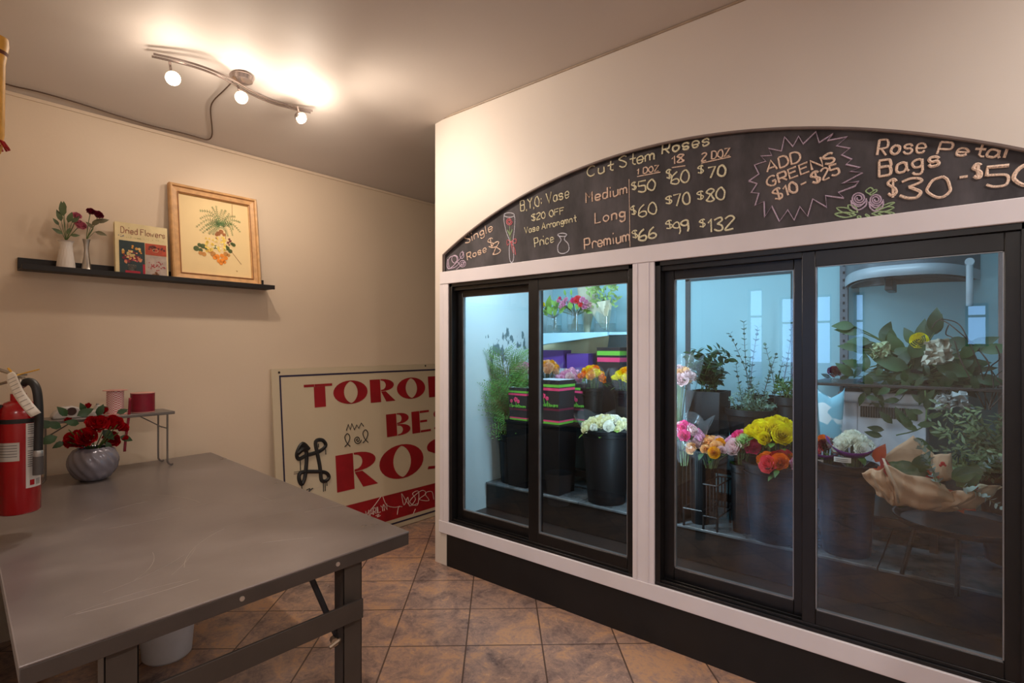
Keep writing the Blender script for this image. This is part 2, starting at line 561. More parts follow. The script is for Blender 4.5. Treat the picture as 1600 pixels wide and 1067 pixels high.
# black track frames of the two units
for i, (ya, yb) in enumerate(((YL1, YL0), (YM1, YM0))):
    b = B()
    for k in (ya, yb - .026):
        b.box(XC - .004, XC + .075, k, k + .026, Z_C, Z_B)
    b.box(XC - .004, XC + .075, ya, yb, Z_B - .022, Z_B)
    b.box(XC + .012, XC + .075, ya, yb, Z_B - .045, Z_B - .02)
    b.box(XC - .006, XC + .075, ya, yb, Z_C, Z_C + .014)
    for dx in (.006, .036, .070):
        b.box(XC + dx, XC + dx + .004, ya, yb, Z_C + .014, Z_C + .026)
    struct('trim_%d' % (12 + i), b, M_black, bevel=.0015)

# four sliding glass doors
M_glass = clear('door_glass', (.93, .965, .97), 1.0, 0, 1.53)
M_bead = mat('glazing_bead', (150, 152, 156), .3, .6)
def sliding_door(label, ya, yb, x, st0, st1):
    """ya < yb; st0 / st1: widths of the stiles at ya / yb"""
    t = thing('sliding_glass_door', label, 'door', (x, (ya + yb) / 2, Z_C), 'sliding glass doors of the flower cooler')
    z0, z1, d = Z_C + .02, Z_B - .022, .026
    zt, zb = z1 - .062, z0 + .060
    for k, w in ((ya, st0), (yb - st1, st1)):
        obj('stile', B().box(x, x + d, k, k + w, z0, z1), M_black, t, .003)
    obj('top_rail', B().box(x + .0005, x + d, ya + st0, yb - st1, zt, z1), M_black, t, .002)
    obj('bottom_rail', B().box(x + .0005, x + d, ya + st0, yb - st1, z0, zb), M_black, t, .002)
    p = obj('glass_pane', B().box(x + .010, x + .016, ya + st0 - .004, yb - st1 + .004, zb - .004, zt + .004), M_glass, t, smooth=0)
    b = B()
    for k in (ya + st0, yb - st1 - .004):
        b.box(x + .004, x + .022, k, k + .004, zb, zt)
    b.box(x + .004, x + .022, ya + st0, yb - st1, zb, zb + .005)
    b.box(x + .004, x + .022, ya + st0, yb - st1, zt - .003, zt)
    obj('glazing_bead', b, M_bead, p)
    return t
yc = lambda u, dx=.0: onX(u, 600, XC + dx).y
sliding_door('glass cooler door in front of the fern, left of the pair with the striped boxes', yc(846, .05), YL0 - .026, XC + .043, .05, .05)
sliding_door('glass cooler door in front of the striped boxes and the cream flowers', YL1 + .022, yc(825.5, .01), XC + .010, .018, yc(825.5, .01) - yc(841, .01))
sliding_door('glass cooler door in front of the peach and yellow roses, beside the white post', yc(1262, .05), YM0 - .024, XC + .043, .05, .05)
sliding_door('glass cooler door in front of the brown paper bouquet, at the right end', YM1 + .016, yc(1252.5, .01), XC + .010, .05, yc(1252.5, .01) - yc(1274, .01))

# ---------------------------------------------------------------- handwriting: single-stroke letters, x 0-6, y 0-9 (baseline 2)
GL = {
 'A': '-023962|-1454', 'B': '-0902|0949585636060626|064655534202', 'C': '58492907042242 53', 'D': '-0902|093957543202', 'E': '-59090252|-0646',
 'F': '-590902|-0646', 'G': '584929070422425455|-5535', 'L': '-090252', 'M': '-0209356962', 'N': '-02096269', 'O': '3918060422425456 4839',
 'P': '-0902|0949585645 05', 'R': '-0902|094958564505|-2552', 'S': '5849290807264554534222 03', 'V': '-093269', 'Y': '-093669|-3632', 'Z': '-09590252',
 'a': '55462615132242 54|-565362', 'c': '55462615132242 53', 'd': '55462615132242 54|-5952', 'e': '1454554626151322 4253', 'g': '55462615142343 54|-5651|51402011',
 'i': '-3632|-3938', 'l': '-3932', 'm': '-0602|05162635 32|354656656 2', 'n': '-1612|152646555 2', 'o': '36151332535536', 'r': '-1612|14264655',
 's': '5546261524445342 2213', 't': '-39334252|-1656', 'u': '161322425356|-5652', 'w': '-0612354266', 'F': '-590902|-0646', 'f': '5949383532|-1656',
 'v': '-063266', 'p': '-1610|1526465553422213', 'h': '-1912|152646555 2', 'I': '-3932',
 '$': '5849290807264554534222 03|-3931', '0': '39180604224254564839', '1': '-173932', '2': '08294958570252', '3': '082949584726|26455453422203',
 '4': '-4932|-', '5': '-590906|0646555342 2203', '6': '491704032242535445 2504', '7': '-095922', '8': '36170829495847361403224253 4436',
 '9': '574626070829495857 5442', '.': '-2221|-2122', ':': '-3433|-3637', '-': '-1555', "'": '-3937', ' ': ''}
NARROW = {'i': 2.6, 'l': 2.6, '1': 4, '.': 2.6, ':': 3, ' ': 4, 't': 5, 'r': 5.2, 'I': 3, 'm': 7.6, 'M': 8, 'w': 7.6, 'N': 7.6, 'A': 7.4, 'V': 7.4, "'": 2.5}
SHIFT = {'i': -2, 'l': -2, '1': -.8, '.': -1.2, ':': -2, 'I': -2, "'": -2}
def crom(p, k=4):
    """smooth curve through the points (2-D tuples or 3-D vectors)"""
    if len(p) < 3:
        return p
    D = len(p[0])
    q = [p[0]] + list(p) + [p[-1]]
    out = []
    for i in range(1, len(q) - 2):
        for j in range(k):
            t = j / k
            out.append(tuple(.5 * (2 * q[i][a] + (q[i + 1][a] - q[i - 1][a]) * t + (2 * q[i - 1][a] - 5 * q[i][a] + 4 * q[i + 1][a] - q[i + 2][a]) * t * t
                                   + (3 * q[i][a] - q[i - 1][a] - 3 * q[i + 1][a] + q[i + 2][a]) * t ** 3) for a in range(D)))
    return out + [tuple(p[-1])]
def strokes(txt, jit=.18):
    """list of polylines in units of cap height (baseline 0, x from 0), and the total width"""
    x, out = 0, []
    for ch in txt:
        sh = SHIFT.get(ch, 0)
        for st in GL.get(ch, '').replace(' ', '').split('|'):
            straight = st.startswith('-')
            st = st.lstrip('-')
            p = [(int(st[i]) + sh + R.uniform(-jit, jit), int(st[i + 1]) - 2 + R.uniform(-jit, jit)) for i in range(0, len(st) - 1, 2)]
            if len(p) < 2:
                continue
            if not straight:
                p = crom(p)
            out.append([((x + a) / 7, c / 7) for a, c in p])
        x += NARROW.get(ch, 6.6)
    return out, max(.1, (x - 1) / 7)
def write(b, txt, fn, p0, p1, h, r, n=5, jit=.18):
    """draw txt from p0 to p1 (2-D on a plane); fn maps plane 2-D to 3-D"""
    st, w = strokes(txt, jit)
    dx, dy = p1[0] - p0[0], p1[1] - p0[1]
    L = math.hypot(dx, dy)
    ex, ey = (dx / L, dy / L), (-dy / L, dx / L)
    for s in st:
        b.tube([fn(p0[0] + ex[0] * a * L / w + ey[0] * c * h, p0[1] + ex[1] * a * L / w + ey[1] * c * h) for a, c in s], r * R.uniform(.85, 1.15), n)

# ---------------------------------------------------------------- the arched blackboard
XBD = XC + .022
def chalk_mat(name, c):
    m, t, p, o = nt(name)
    tc = N(t, 'ShaderNodeTexCoord')
    n1 = N(t, 'ShaderNodeTexNoise', i_Scale=230, i_Detail=3)
    t.links.new(tc.outputs['Object'], n1.inputs['Vector'])
    c = sr(c)
    r = ramp(t, [(.36, tuple(x * .5 + .03 for x in c)), (.52, c)])
    t.links.new(n1.outputs[0], r.inputs[0]); t.links.new(r.outputs[0], p.inputs['Base Color'])
    p.inputs['Roughness'].default_value = .95
    return m
def board_mat():
    m, t, p, o = nt('blackboard_slate')
    tc = N(t, 'ShaderNodeTexCoord')
    mp = N(t, 'ShaderNodeMapping'); mp.inputs['Scale'].default_value = (1, 2.2, 1)
    n1 = N(t, 'ShaderNodeTexNoise', i_Scale=2.6, i_Detail=7, i_Roughness=.62)
    t.links.new(tc.outputs['Object'], mp.inputs[0]); t.links.new(mp.outputs[0], n1.inputs['Vector'])
    r = ramp(t, [(.35, sr((52, 49, 52))), (.7, sr((92, 87, 91)))])
    t.links.new(n1.outputs[0], r.inputs[0]); t.links.new(r.outputs[0], p.inputs['Base Color'])
    p.inputs['Roughness'].default_value = .8
    return m
bt = thing('chalkboard', 'arched black chalkboard with chalk rose prices above the cooler doors', 'chalkboard', (XBD, ARC_Y, Z_A))
b = B()
ya, yb = Y0 + .004, Y1 - .004
yy = [ya + (yb - ya) * i / 40 for i in range(41)]
for a, c in zip(yy, yy[1:]):
    b.add([(x, y, z) for x in (XBD, XBD + .012) for y, z in ((a, Z_A - .02), (c, Z_A - .02), (c, arc(c) - .002), (a, arc(a) - .002))],
          [(0, 1, 2, 3)[::-1], (4, 5, 6, 7), (0, 4, 5, 1), (3, 2, 6, 7)])
b.box(XBD, XBD + .012, ya - .001, ya, Z_A - .02, arc(ya)); b.box(XBD, XBD + .012, yb, yb + .001, Z_A - .02, arc(yb))
obj('board', b, board_mat(), bt, smooth=0)
b = B()
path = [(XC + .004, Y1 - .004, Z_A)] + [(XC + .004, y, arc(y) - .004) for y in reversed(yy)]
b.tube(path, .007, 6)
obj('arch_shadow_strip', b, mat('arch_shadow', (120, 104, 98), .5), bt)  # shadow line along the recess edge, drawn as a dark strip
def bp(u, v):
    q = onX(u, v, XBD)
    return (-q.y, q.z)
bfn = lambda a, c: (XBD - .001, -a, c)
M_ch1, M_ch2, M_ch3 = chalk_mat('chalk_cream', (248, 240, 205)), chalk_mat('chalk_peach', (250, 220, 198)), chalk_mat('chalk_white', (226, 226, 238))
M_chp, M_chg, M_chl = chalk_mat('chalk_pink', (226, 128, 138)), chalk_mat('chalk_green', (170, 196, 150)), chalk_mat('chalk_lilac', (206, 184, 206))
def hz(u0, v0, u1, v1):
    return math.dist(bp(u0, v0), bp(u1, v1))
CR, PE = B(), B()
def wr(b, txt, u0, v0, u1, v1, hpx, r=.0042):
    um, vm = (u0 + u1) / 2, (v0 + v1) / 2
    write(b, txt, bfn, bp(u0, v0), bp(u1, v1), hz(um, vm, um, vm - hpx), r)
for a in (('Cut', 919, 276, 957, 266, 15), ('Stem', 968, 262, 1024, 249, 17), ('Roses', 1035, 241, 1109, 226, 17), ('$20 OFF', 831, 345, 882, 334, 10, .0032),
          ('B.Y.O: Vase', 814, 330, 890, 308, 16, .0036), ('Vase Arrangmnt', 820, 365, 900, 346, 10, .003), ('Price', 836, 386, 866, 378, 14, .0034),
          ('$', 988, 297, 995, 295, 11, .0032), ('50', 998, 301, 1025, 296, 17), ('$', 988, 336, 995, 333, 13, .0032), ('60', 999, 340, 1028, 332, 18),
          ('$', 989, 372, 997, 370, 11, .0032), ('66', 999, 377, 1027, 371, 17), ('$', 1042, 279, 1050, 277, 13, .0032), ('60', 1049, 289, 1078, 283, 19),
          ('$', 1041, 319, 1051, 317, 11, .0032), ('70', 1053, 323, 1080, 317, 18), ('$', 1042, 358, 1052, 355, 12, .0032), ('99', 1054, 368, 1078, 361, 19),
          ('$', 1091, 271, 1100, 269, 11, .0032), ('70', 1106, 279, 1135, 274, 17), ('$', 1090, 312, 1100, 310, 12, .0032), ('80', 1104, 316, 1134, 310, 19),
          ('$', 1094, 355, 1103, 353, 11, .0032), ('132', 1106, 363, 1148, 357, 20)):
    wr(CR, *a)
for a in (('Single', 728, 381, 771, 360, 13, .0034), ('Rose', 731, 406, 761, 393, 11, .0034), ('$', 764, 387, 772, 384, 13, .0034), ('8', 771, 400, 785, 392, 18, .0036),
          ('Medium', 916, 317, 981, 302, 16), ('Long', 930, 349, 978, 340, 16), ('Premium', 914, 390, 985, 376, 17), ('1 DOZ', 995, 273, 1030, 267, 9, .0032),
          ('18', 1050, 257, 1070, 252, 12, .0034), ('2 DOZ', 1096, 252, 1141, 243, 12, .0034), ('ADD', 1199, 269, 1252, 252, 17), ('GREENS', 1201, 292, 1306, 252, 15),
          ('$10-', 1212, 313, 1264, 291, 17), ('$25', 1271, 287, 1313, 271, 17), ('Rose', 1370, 243, 1446, 238, 24, .0042), ('Petal', 1464, 241, 1572, 247, 19, .0042),
          ('Bags', 1374, 276, 1470, 258, 25, .005), ('$', 1388, 306, 1402, 304, 24, .005), ('30', 1405, 310, 1486, 307, 30, .0055), ('-', 1496, 287, 1514, 285, 22, .005),
          ('$', 1522, 278, 1534, 276, 20, .005), ('50', 1540, 293, 1622, 287, 32, .0055)):
    wr(PE, *a)
def line(b, pts, r=.003, smooth=True):
    p = [bp(*q) for q in pts]
    if smooth:
        p = crom(p)
    b.tube([bfn(*q) for q in p], r, 5)
for a in (((996, 276), (1032, 269)), ((1050, 262), (1071, 259)), ((1096, 255), (1142, 245)), ((983, 280), (984.5, 386))):
    line(PE, a, .002 if a[0][0] == 983 else .003, False)
obj('cream_chalk_lettering', CR, M_ch1, bt)
obj('peach_chalk_lettering', PE, M_ch2, bt)
# starburst round ADD GREENS
b = B()
px = [(1170, 283), (1186, 272), (1179, 258), (1197, 252), (1189, 244), (1206, 243), (1201, 232), (1221, 236), (1226, 214), (1239, 229), (1248, 213), (1255, 225), (1275, 206),
      (1280, 223), (1302, 209), (1293, 220), (1324, 214), (1307, 228), (1328, 232), (1315, 242), (1331, 249), (1322, 257), (1344, 262), (1328, 268), (1348, 270), (1316, 287),
      (1342, 284), (1336, 291), (1310, 301), (1319, 310), (1290, 306), (1292, 324), (1270, 311), (1262, 338), (1250, 323), (1241, 344), (1231, 328), (1218, 346), (1206, 322), (1195, 339),
      (1194, 315), (1180, 321), (1186, 302), (1174, 301), (1183, 287), (1170, 283)]
line(b, px, .0036, False)
obj('starburst_drawing', b, M_chl, bt)
def ring(u, v, ru, rv, n=14, a0=0, turns=1, shrink=1):
    return [(u + ru * (1 - (1 - shrink) * i / n) * math.cos(a0 + turns * 2 * pi * i / n), v + rv * (1 - (1 - shrink) * i / n) * math.sin(a0 + turns * 2 * pi * i / n)) for i in range(n + 1)]
# single wrapped rose
b, c, g = B(), B(), B()
line(b, ring(796, 336, 8, 3.5), .0026)
line(b, [(788, 337), (788, 346), (792, 364), (797, 377), (796, 390), (797, 406), (800, 410), (803, 402), (802, 378), (804, 360), (805, 344), (804, 337)], .0026)
line(c, ring(796, 346, 5, 6, 18, 0, 2, .25), .003)
line(c, [(799, 378), (793, 375), (793, 383), (799, 378), (806, 373), (806, 380), (799, 378), (804, 388), (806, 398)], .003)
line(c, [(799, 379), (801, 390), (803, 396)], .003)
line(g, [(797, 353), (797, 368), (799, 377)], .002)
line(g, [(797, 366), (793, 359), (797, 368), (801, 358), (797, 366)], .002)
o = obj('wrapped_rose_drawing', b, M_ch3, bt)
obj('chalk_rose_head', c, M_chp, o)
obj('chalk_rose_stem', g, M_chg, o)
# vase, tulips, rose spray
b = B()
line(b, ring(879, 367, 7, 2.6), .0028)
line(b, [(873, 368), (877, 375), (872, 384), (873, 394), (881, 396), (889, 391), (888, 381), (882, 374), (885, 367)], .0028)
obj('vase_drawing', b, M_ch3, bt)
b = B()
line(b, [(700, 405), (699, 416), (702, 420), (709, 415), (714, 409), (714, 402), (710, 400), (704, 402), (701, 408), (702, 418)], .0034)
line(b, ring(711, 405, 5, 6, 12, .5), .003); line(b, [(702, 420), (712, 417), (717, 411), (712, 409)], .003)
line(b, ring(722, 399, 3, 5, 10, 1), .0028); line(b, [(716, 408), (722, 400), (725, 394)], .0026); line(b, [(723, 392), (725, 402)], .0026)
line(b, ring(723, 412, 5, 5, 10, .4), .0028); line(b, [(713, 421), (721, 414), (727, 409)], .0026); line(b, ring(723, 412, 2.4, 2.6, 8), .0024)
obj('rosebud_drawing', b, M_chl, bt)
b, c = B(), B()
for u, v, r in ((1342, 313, 12), (1369, 315, 11)):
    line(b, ring(u, v - 3, r, r * .9, 30, 0, 2.6, .2), .0028)
    line(b, [(u - r, v), (u - r * .8, v + 10), (u, v + 15), (u + r * .9, v + 8), (u + r, v)], .003)
    line(b, [(u - r * .9, v + 4), (u, v + 10), (u + r * .9, v + 1)], .003)
for u, v, a, L in ((1335, 333, 2.75, 30), (1332, 338, 2.95, 28), (1338, 336, 3.12, 32), (1340, 332, 2.3, 22), (1362, 334, .1, 30), (1370, 330, -.28, 28), (1368, 328, -.5, 34), (1372, 334, .06, 26), (1358, 303, -1.45, 14), (1361, 305, -1.05, 14), (1345, 338, 2.0, 12), (1352, 336, 1.0, 12)):
    du, dv = math.cos(a), -abs(math.sin(a)) if a < 0 or a > 2.2 else math.sin(a) * .3
    e = (u + du * L, v + dv * L * .7)
    m1 = ((u + e[0]) / 2 - dv * 6, (v + e[1]) / 2 - abs(du) * 4)
    m2 = ((u + e[0]) / 2 + dv * 6, (v + e[1]) / 2 + abs(du) * 4)
    line(c, [(u, v), m1, e, m2, (u, v)], .0026)
o = obj('rose_pair_drawing', b, M_chl, bt)
obj('chalk_leaves', c, M_chg, o)

# ---------------------------------------------------------------- painted sign leaning on the shelf wall
SL = .11 / 1.25
SX, SY = 1.701, 3.368
st = thing('shop_sign', 'cream sign board with red lettering and graffiti leaning on the tan wall', 'sign', (SX, SY, 0))
def sg(u, v):
    a = ray(u, v)
    t = (SY + SL * H) / (a[1] - SL * a[2])
    return (a[0] * t, H + a[2] * t)
sfn = lambda k: (lambda x, z: (x, SY + SL * z - k, z))
M_sign = wall_mat('sign_cream_paint', (206, 190, 162), .4, .06, .05)
M_red = mat('sign_red_paint', (150, 14, 26), .45, var=.12, scale=9)
W, HS = 2.44, 1.25
b = B()
f = sfn(.0)
b.add([f(SX, .004), f(SX + W, .004), f(SX + W, HS), f(SX, HS)] + [(x, y + .012, z) for x, y, z in (f(SX, .004), f(SX + W, .004), f(SX + W, HS), f(SX, HS))],
      [(0, 1, 2, 3), (7, 6, 5, 4), (0, 4, 5, 1), (1, 5, 6, 2), (2, 6, 7, 3), (3, 7, 4, 0)])
obj('sign_panel', b, M_sign, st, smooth=0)
def rect(b, k, x0, x1, z0, z1):
    f = sfn(k)
    b.add([f(x0, z0), f(x1, z0), f(x1, z1), f(x0, z1)], [(0, 1, 2, 3)])
b = B()
xa, za, zb = sg(436, 588)[0], sg(436, 588)[1], sg(641, 810)[1]
for q in ((xa, SX + W - .05, za - .006, za + .006), (xa, SX + W - .05, zb - .006, zb + .006), (xa, xa + .011, zb, za), (SX + W - .06, SX + W - .05, zb, za)):
    rect(b, .0015, *q)
obj('border_line', b, mat('sign_navy_line', (40, 32, 62), .5), st, smooth=0)
b = B()
zc_, zd_ = sg(600, 775)[1], sg(641, 806)[1] + .012
rect(b, .001, sg(520, 800)[0], SX + W - .09, zd_, zc_)
obj('red_band', b, M_red, st, smooth=0)
def ell(cx, cy, rx, ry, n=28, pw=1):
    return [(cx + rx * (abs(math.cos(2 * pi * i / n)) ** pw) * (1 if math.cos(2 * pi * i / n) > 0 else -1), cy + ry * math.sin(2 * pi * i / n)) for i in range(n)]
def arcp(cx, cy, rx, ry, a0, a1, n=12):
    return [(cx + rx * math.cos(a0 + (a1 - a0) * i / n), cy + ry * math.sin(a0 + (a1 - a0) * i / n)) for i in range(n + 1)]
h = pi / 2
BIG = {
 'T': [[[(0, .89), (.36, .89), (.36, 1), (0, 1)]], [[(.34, 0), (.74, 0), (.74, .885), (.34, .885)], ], [[(.37, .89), (1, .89), (1, 1), (.37, 1)]]],
 'O': [[ell(.5, .5, .5, .5), ell(.5, .5, .2, .46, 28, 1.35)[::-1]]],
 'R': [[[(0, 0), (.41, 0), (.41, 1), (0, 1)]], [[(.43, 1)] + arcp(.5, .735, .47, .265, h, -h) + [(.43, .47), (.43, .53)] + arcp(.47, .735, .16, .2, -h, h) + [(.43, .95)]], [[(.43, .455), (.62, .455), (1, 0), (.62, 0)]]],
 'N': [[[(0, 0), (.34, 0), (.34, 1), (0, 1)]], [[(.36, 1), (.36, .8), (.84, 0), (.94, 0), (.94, .1), (.44, 1)]], [[(.88, .16), (.96, .04), (.96, 1), (.88, 1)]]],
 'B': [[[(0, 0), (.42, 0), (.42, 1), (0, 1)]], [[(.44, 1)] + arcp(.55, .76, .4, .24, h, -h) + [(.44, .52), (.44, .57)] + arcp(.5, .76, .14, .18, -h, h) + [(.44, .95)]],
       [[(.44, .5)] + arcp(.55, .25, .45, .25, h, -h) + [(.44, 0), (.44, .05)] + arcp(.5, .25, .17, .19, -h, h) + [(.44, .46)]]],
 'E': [[[(0, 0), (.42, 0), (.42, 1), (0, 1)]], [[(.44, .9), (.95, .9), (.95, 1), (.44, 1)]], [[(.44, .46), (.82, .46), (.82, .56), (.44, .56)]], [[(.44, 0), (1, 0), (1, .1), (.44, .1)]]],
 'S': [[[(.9, .9)] + arcp(.5, .74, .46, .26, .9, 3.6, 12) + [(.45, .45), (.6, .3), (.45, .09), (.06, .13), (.02, .04)] + arcp(.55, .28, .43, .28, -1.7, 1.1, 12) + [(.5, .66), (.36, .8), (.5, .92), (.86, .82)]]],
 "'": [[[(.2, .6), (.5, .6), (.7, 1), (.2, 1)]]],
}
b = B()
def big(ch, x0, x1, z0, z1):
    for loops in BIG[ch]:
        b.poly([[(x0 + (x1 - x0) * p, z0 + (z1 - z0) * q) for p, q in l] for l in loops], sfn(.0018))
def bigpx(ch, uL, vT, uR, vB):
    # u,v measured at the left edge of the letter's box
    (x0, z1), (_, z0), (x1, _) = sg(uL, vT), sg(uL, vB), sg(uR, vT)
    big(ch, x0, x1, z0, z1)
    return x0, x1, z0, z1
cr = lambda x, y: (400 + x / 3.334, 540 + y / 3.334)
def bc(ch, x0, y0, x1, y1):
    a, c = cr(x0, y0), cr(x1, y1)
    return bigpx(ch, a[0], a[1], c[0], c[1])
q1 = bc('T', 248, 204, 396, 328); bc('O', 399, 186, 578, 312); q2 = bc('R', 591, 178, 720, 299); q3 = bc('O', 730, 170, 878, 284)
x, z0, z1 = q3[1] + .035, q2[2], q2[3]
for ch, w in (('N', .25), ('T', .26), ('O', .27), ("'", .09), ('S', .2)):
    big(ch, x, x + w, z0, z1); x += w + .035
q4 = bc('B', 676, 359, 800, 478); q5 = bc('E', 808, 345, 905, 460)
x = q5[1] + .03
for ch, w in (('S', .2), ('T', .25)):
    big(ch, x, x + w, q4[2], q4[3]); x += w + .03
q6 = bc('R', 413, 574, 628, 768); q7 = bc('O', 637, 535, 869, 720)
x = q7[1] + .03
for ch, w in (('S', .3), ('E', .3), ('S', .3)):
    big(ch, x, x + w, q6[2] + .01, q6[3]); x += w + .04
obj('red_lettering', b, M_red, st, smooth=0)
M_ink = mat('black_marker', (24, 22, 22), .5)
def sline(b, pts, r, smooth=True, k=.002, n=6):
    p = [sg(*cr(*q)) for q in pts]
    if smooth:
        p = crom(p, 5)
    b.tube([sfn(k)(*q) for q in p], r, n)
b = B()
sline(b, [(275, 540), (240, 510), (212, 560), (222, 590), (262, 572), (330, 550), (362, 520), (345, 492), (310, 500), (318, 560), (330, 620), (335, 660), (340, 700), (360, 705), (378, 685), (360, 660), (300, 655), (235, 660), (222, 690), (236, 722), (252, 690), (258, 640), (262, 580), (255, 530), (238, 520)], .0135)
for (x, y, L) in ((230, 590, 60), (238, 720, 30), (362, 540, 26), (350, 700, 60), (359, 705, 52), (368, 700, 30), (325, 510, 20)):
    sline(b, [(x, y), (x + 1, y + L)], .003, False)
sline(b, [(215, 560), (240, 540), (262, 545)], .018)
obj('black_paint_tag', b, M_ink, st)
b = B()
sline(b, [(470, 442), (480, 410), (490, 438), (498, 405), (512, 438), (524, 412), (534, 430), (548, 402), (560, 420)], .0035, False)
for x, y in ((476, 500), (570, 480)):
    sline(b, [(x - 14, y + 26), (x + 4, y + 5), (x + 12, y - 24), (x, y - 42), (x - 14, y - 24), (x - 4, y + 5), (x + 14, y + 24)], .0034)
sline(b, [(528 + 20 * (1 - i / 16) * math.cos(i * .8), 490 + 22 * (1 - i / 16) * math.sin(i * .8)) for i in range(16)], .0034)
sline(b, [(262, 752), (280, 744), (274, 760), (296, 742), (280, 752)], .003); sline(b, [(198, 658), (228, 654)], .0016, False); sline(b, [(196, 668), (226, 664)], .0016, False)
obj('marker_doodles', b, M_ink, st)
b = B()
M_pen = mat('white_pen', (206, 186, 176), .7)
m0, m1 = sg(*cr(574, 893)), sg(*cr(684, 853))
write(b, 'MARILYN', sfn(.002), m0, m1, .045, .0035)
for pts in ([(575, 880), (610, 840), (640, 800), (650, 786)], [(660, 786), (680, 830), (720, 842), (750, 836)],
            [(757, 770), (770, 830), (790, 790), (800, 836), (830, 800), (815, 770), (846, 760), (840, 830), (800, 810), (860, 755), (885, 770), (850, 800), (900, 806), (880, 770), (915, 760), (925, 800)],
            [(760, 772), (800, 830), (840, 822)], [(735, 880), (742, 842), (760, 838)], [(830, 850), (822, 868), (818, 880)], [(622, 886), (640, 878), (630, 892), (648, 884)]):
    sline(b, pts, .0028)
obj('white_scribbles', b, M_pen, st)
for u, v in ((436, 582), (664.5, 571.5)):
    b = B()
    x, z = sg(u, v)
    b.add([sfn(.0016)(x + .008 * math.cos(a), z + .008 * math.sin(a)) for a in [i * pi / 5 for i in range(10)]], [tuple(range(10))])
    obj('screw_hole', b, mat('hole_dark', (40, 26, 18), .8), st, smooth=0)

# ---------------------------------------------------------------- flowers: shared makers
def rose_geo(seed, openness=1.0, rings=5):
    """one rose head, radius about 1, opening along +Z"""
    q = random.Random(seed)
    b = B()
    for k in range(rings):
        n = (3, 3, 5, 5, 6, 6)[k]
        r = (.16, .34, .54, .78, 1.0, 1.1)[k] * (1 if k < 2 else openness)
        hh = (1.22, 1.2, 1.1, .98, .80, .6)[k]
        sp = (1.5, 1.35, .92, .88, .74, .7)[k]
        for i in range(n):
            a0 = 2 * pi * (i + q.uniform(-.12, .12)) / n + k * 1.1
            tw, lift = q.uniform(-.12, .12), q.uniform(-.07, .07)
            def fn(u, t, a0=a0, r=r, hh=hh, sp=sp, k=k, tw=tw, lift=lift):
                s = u * 2 - 1
                wd = sp * (.35 + .65 * math.sin(min(1, t * 1.15) * pi * .5)) * (1 - .25 * max(0, t - .8) * 5 * s * s)
                a = a0 + s * wd + tw * t
                edge = s * s
                rad = r * (.25 + .72 * math.sin(min(1, t * 1.25) * pi / 2)) + (.05 + .10 * k / 5) * (t ** 4) + .03 * edge
                z = -.25 + (hh + .25 + lift) * t - (.10 + .05 * k) * max(0, t - .72) * 3 * (.4 + edge) - .16 * edge * t * t
                return rad * math.cos(a), rad * math.sin(a), z
            b.grid(fn, 5, 5)
    b.ball((0, 0, -.2), .3, 8)
    return b
ROSES = {}
def rose(m, kind=0):
    key = (m.name, kind)
    if key not in ROSES:
        ROSES[key] = mesh_of('rose_bloom', rose_geo(11 + kind * 7, (1.0, .86, .72)[kind % 3], (5, 5, 4)[kind % 3]), m, 60)
    return ROSES[key]
def petal(name, c, var=.16):
    return mat('petal_' + name, c, .55, var=var, scale=1.3, trans=.22, spec=.25)
P_pink, P_pale, P_peach, P_yel = petal('pink', (246, 176, 206)), petal('pale_pink', (248, 208, 206)), petal('peach', (255, 196, 138)), petal('yellow', (255, 226, 22))
P_or, P_hot, P_red, P_cream = petal('orange', (255, 128, 14)), petal('hot_pink', (246, 84, 146)), petal('red', (196, 12, 30)), petal('cream', (246, 240, 196), .08)
P_white, P_green, P_coral, P_gold = petal('white', (250, 246, 232), .06), petal('pale_green', (200, 226, 160)), petal('coral', (252, 84, 96)), petal('golden', (255, 178, 28))
P_wine, P_dkred, P_mauve = petal('wine', (112, 22, 48)), petal('silk_red', (172, 6, 20)), petal('mauve', (206, 120, 142))
G_dark = mat('leaf_dark', (38, 66, 28), .4, var=.4, scale=6, trans=.12)
G_mid = mat('leaf_mid', (66, 104, 40), .42, var=.35, scale=7, trans=.15)
G_lite = mat('leaf_light', (122, 164, 66), .45, var=.3, scale=7, trans=.18)
G_euc = mat('leaf_eucalyptus', (104, 128, 112), .5, var=.25, scale=8, trans=.1)
G_cedar = mat('leaf_cedar', (92, 142, 62), .5, var=.35, scale=5, trans=.15)
G_stem = mat('stem_green', (78, 100, 46), .5, var=.2)
TWIG = mat('twig_brown', (66, 46, 36), .7, var=.25)
M_bucket = mat('black_bucket_plastic', (17, 16, 18), .5, var=.15, scale=6, spec=.25)
M_sleeve = clear('cellophane', (.97, .98, .99), .8, .15, 1.35, .045, (.85, .9, .95))
M_vase = clear('vase_glass', (.90, .95, .96), 1.0, .02, 1.6, .05, (.8, .88, .9))
M_kraft = mat('kraft_paper', (186, 144, 112), .75, var=.08, scale=5, bump=.12, trans=.06)

def euler_to(d, roll=0):
    q = Vector(d).to_track_quat('Z', 'Y')
    return (q @ Euler((0, 0, roll)).to_quaternion()).to_euler()

def bloom(parent, q, d, r, m, k=0):
    d = Vector(d).normalized()
    return place('rose_bloom', rose(m, k), parent, Vector(q) - d * (.5 * r), euler_to(d, R.uniform(0, 6)), r)

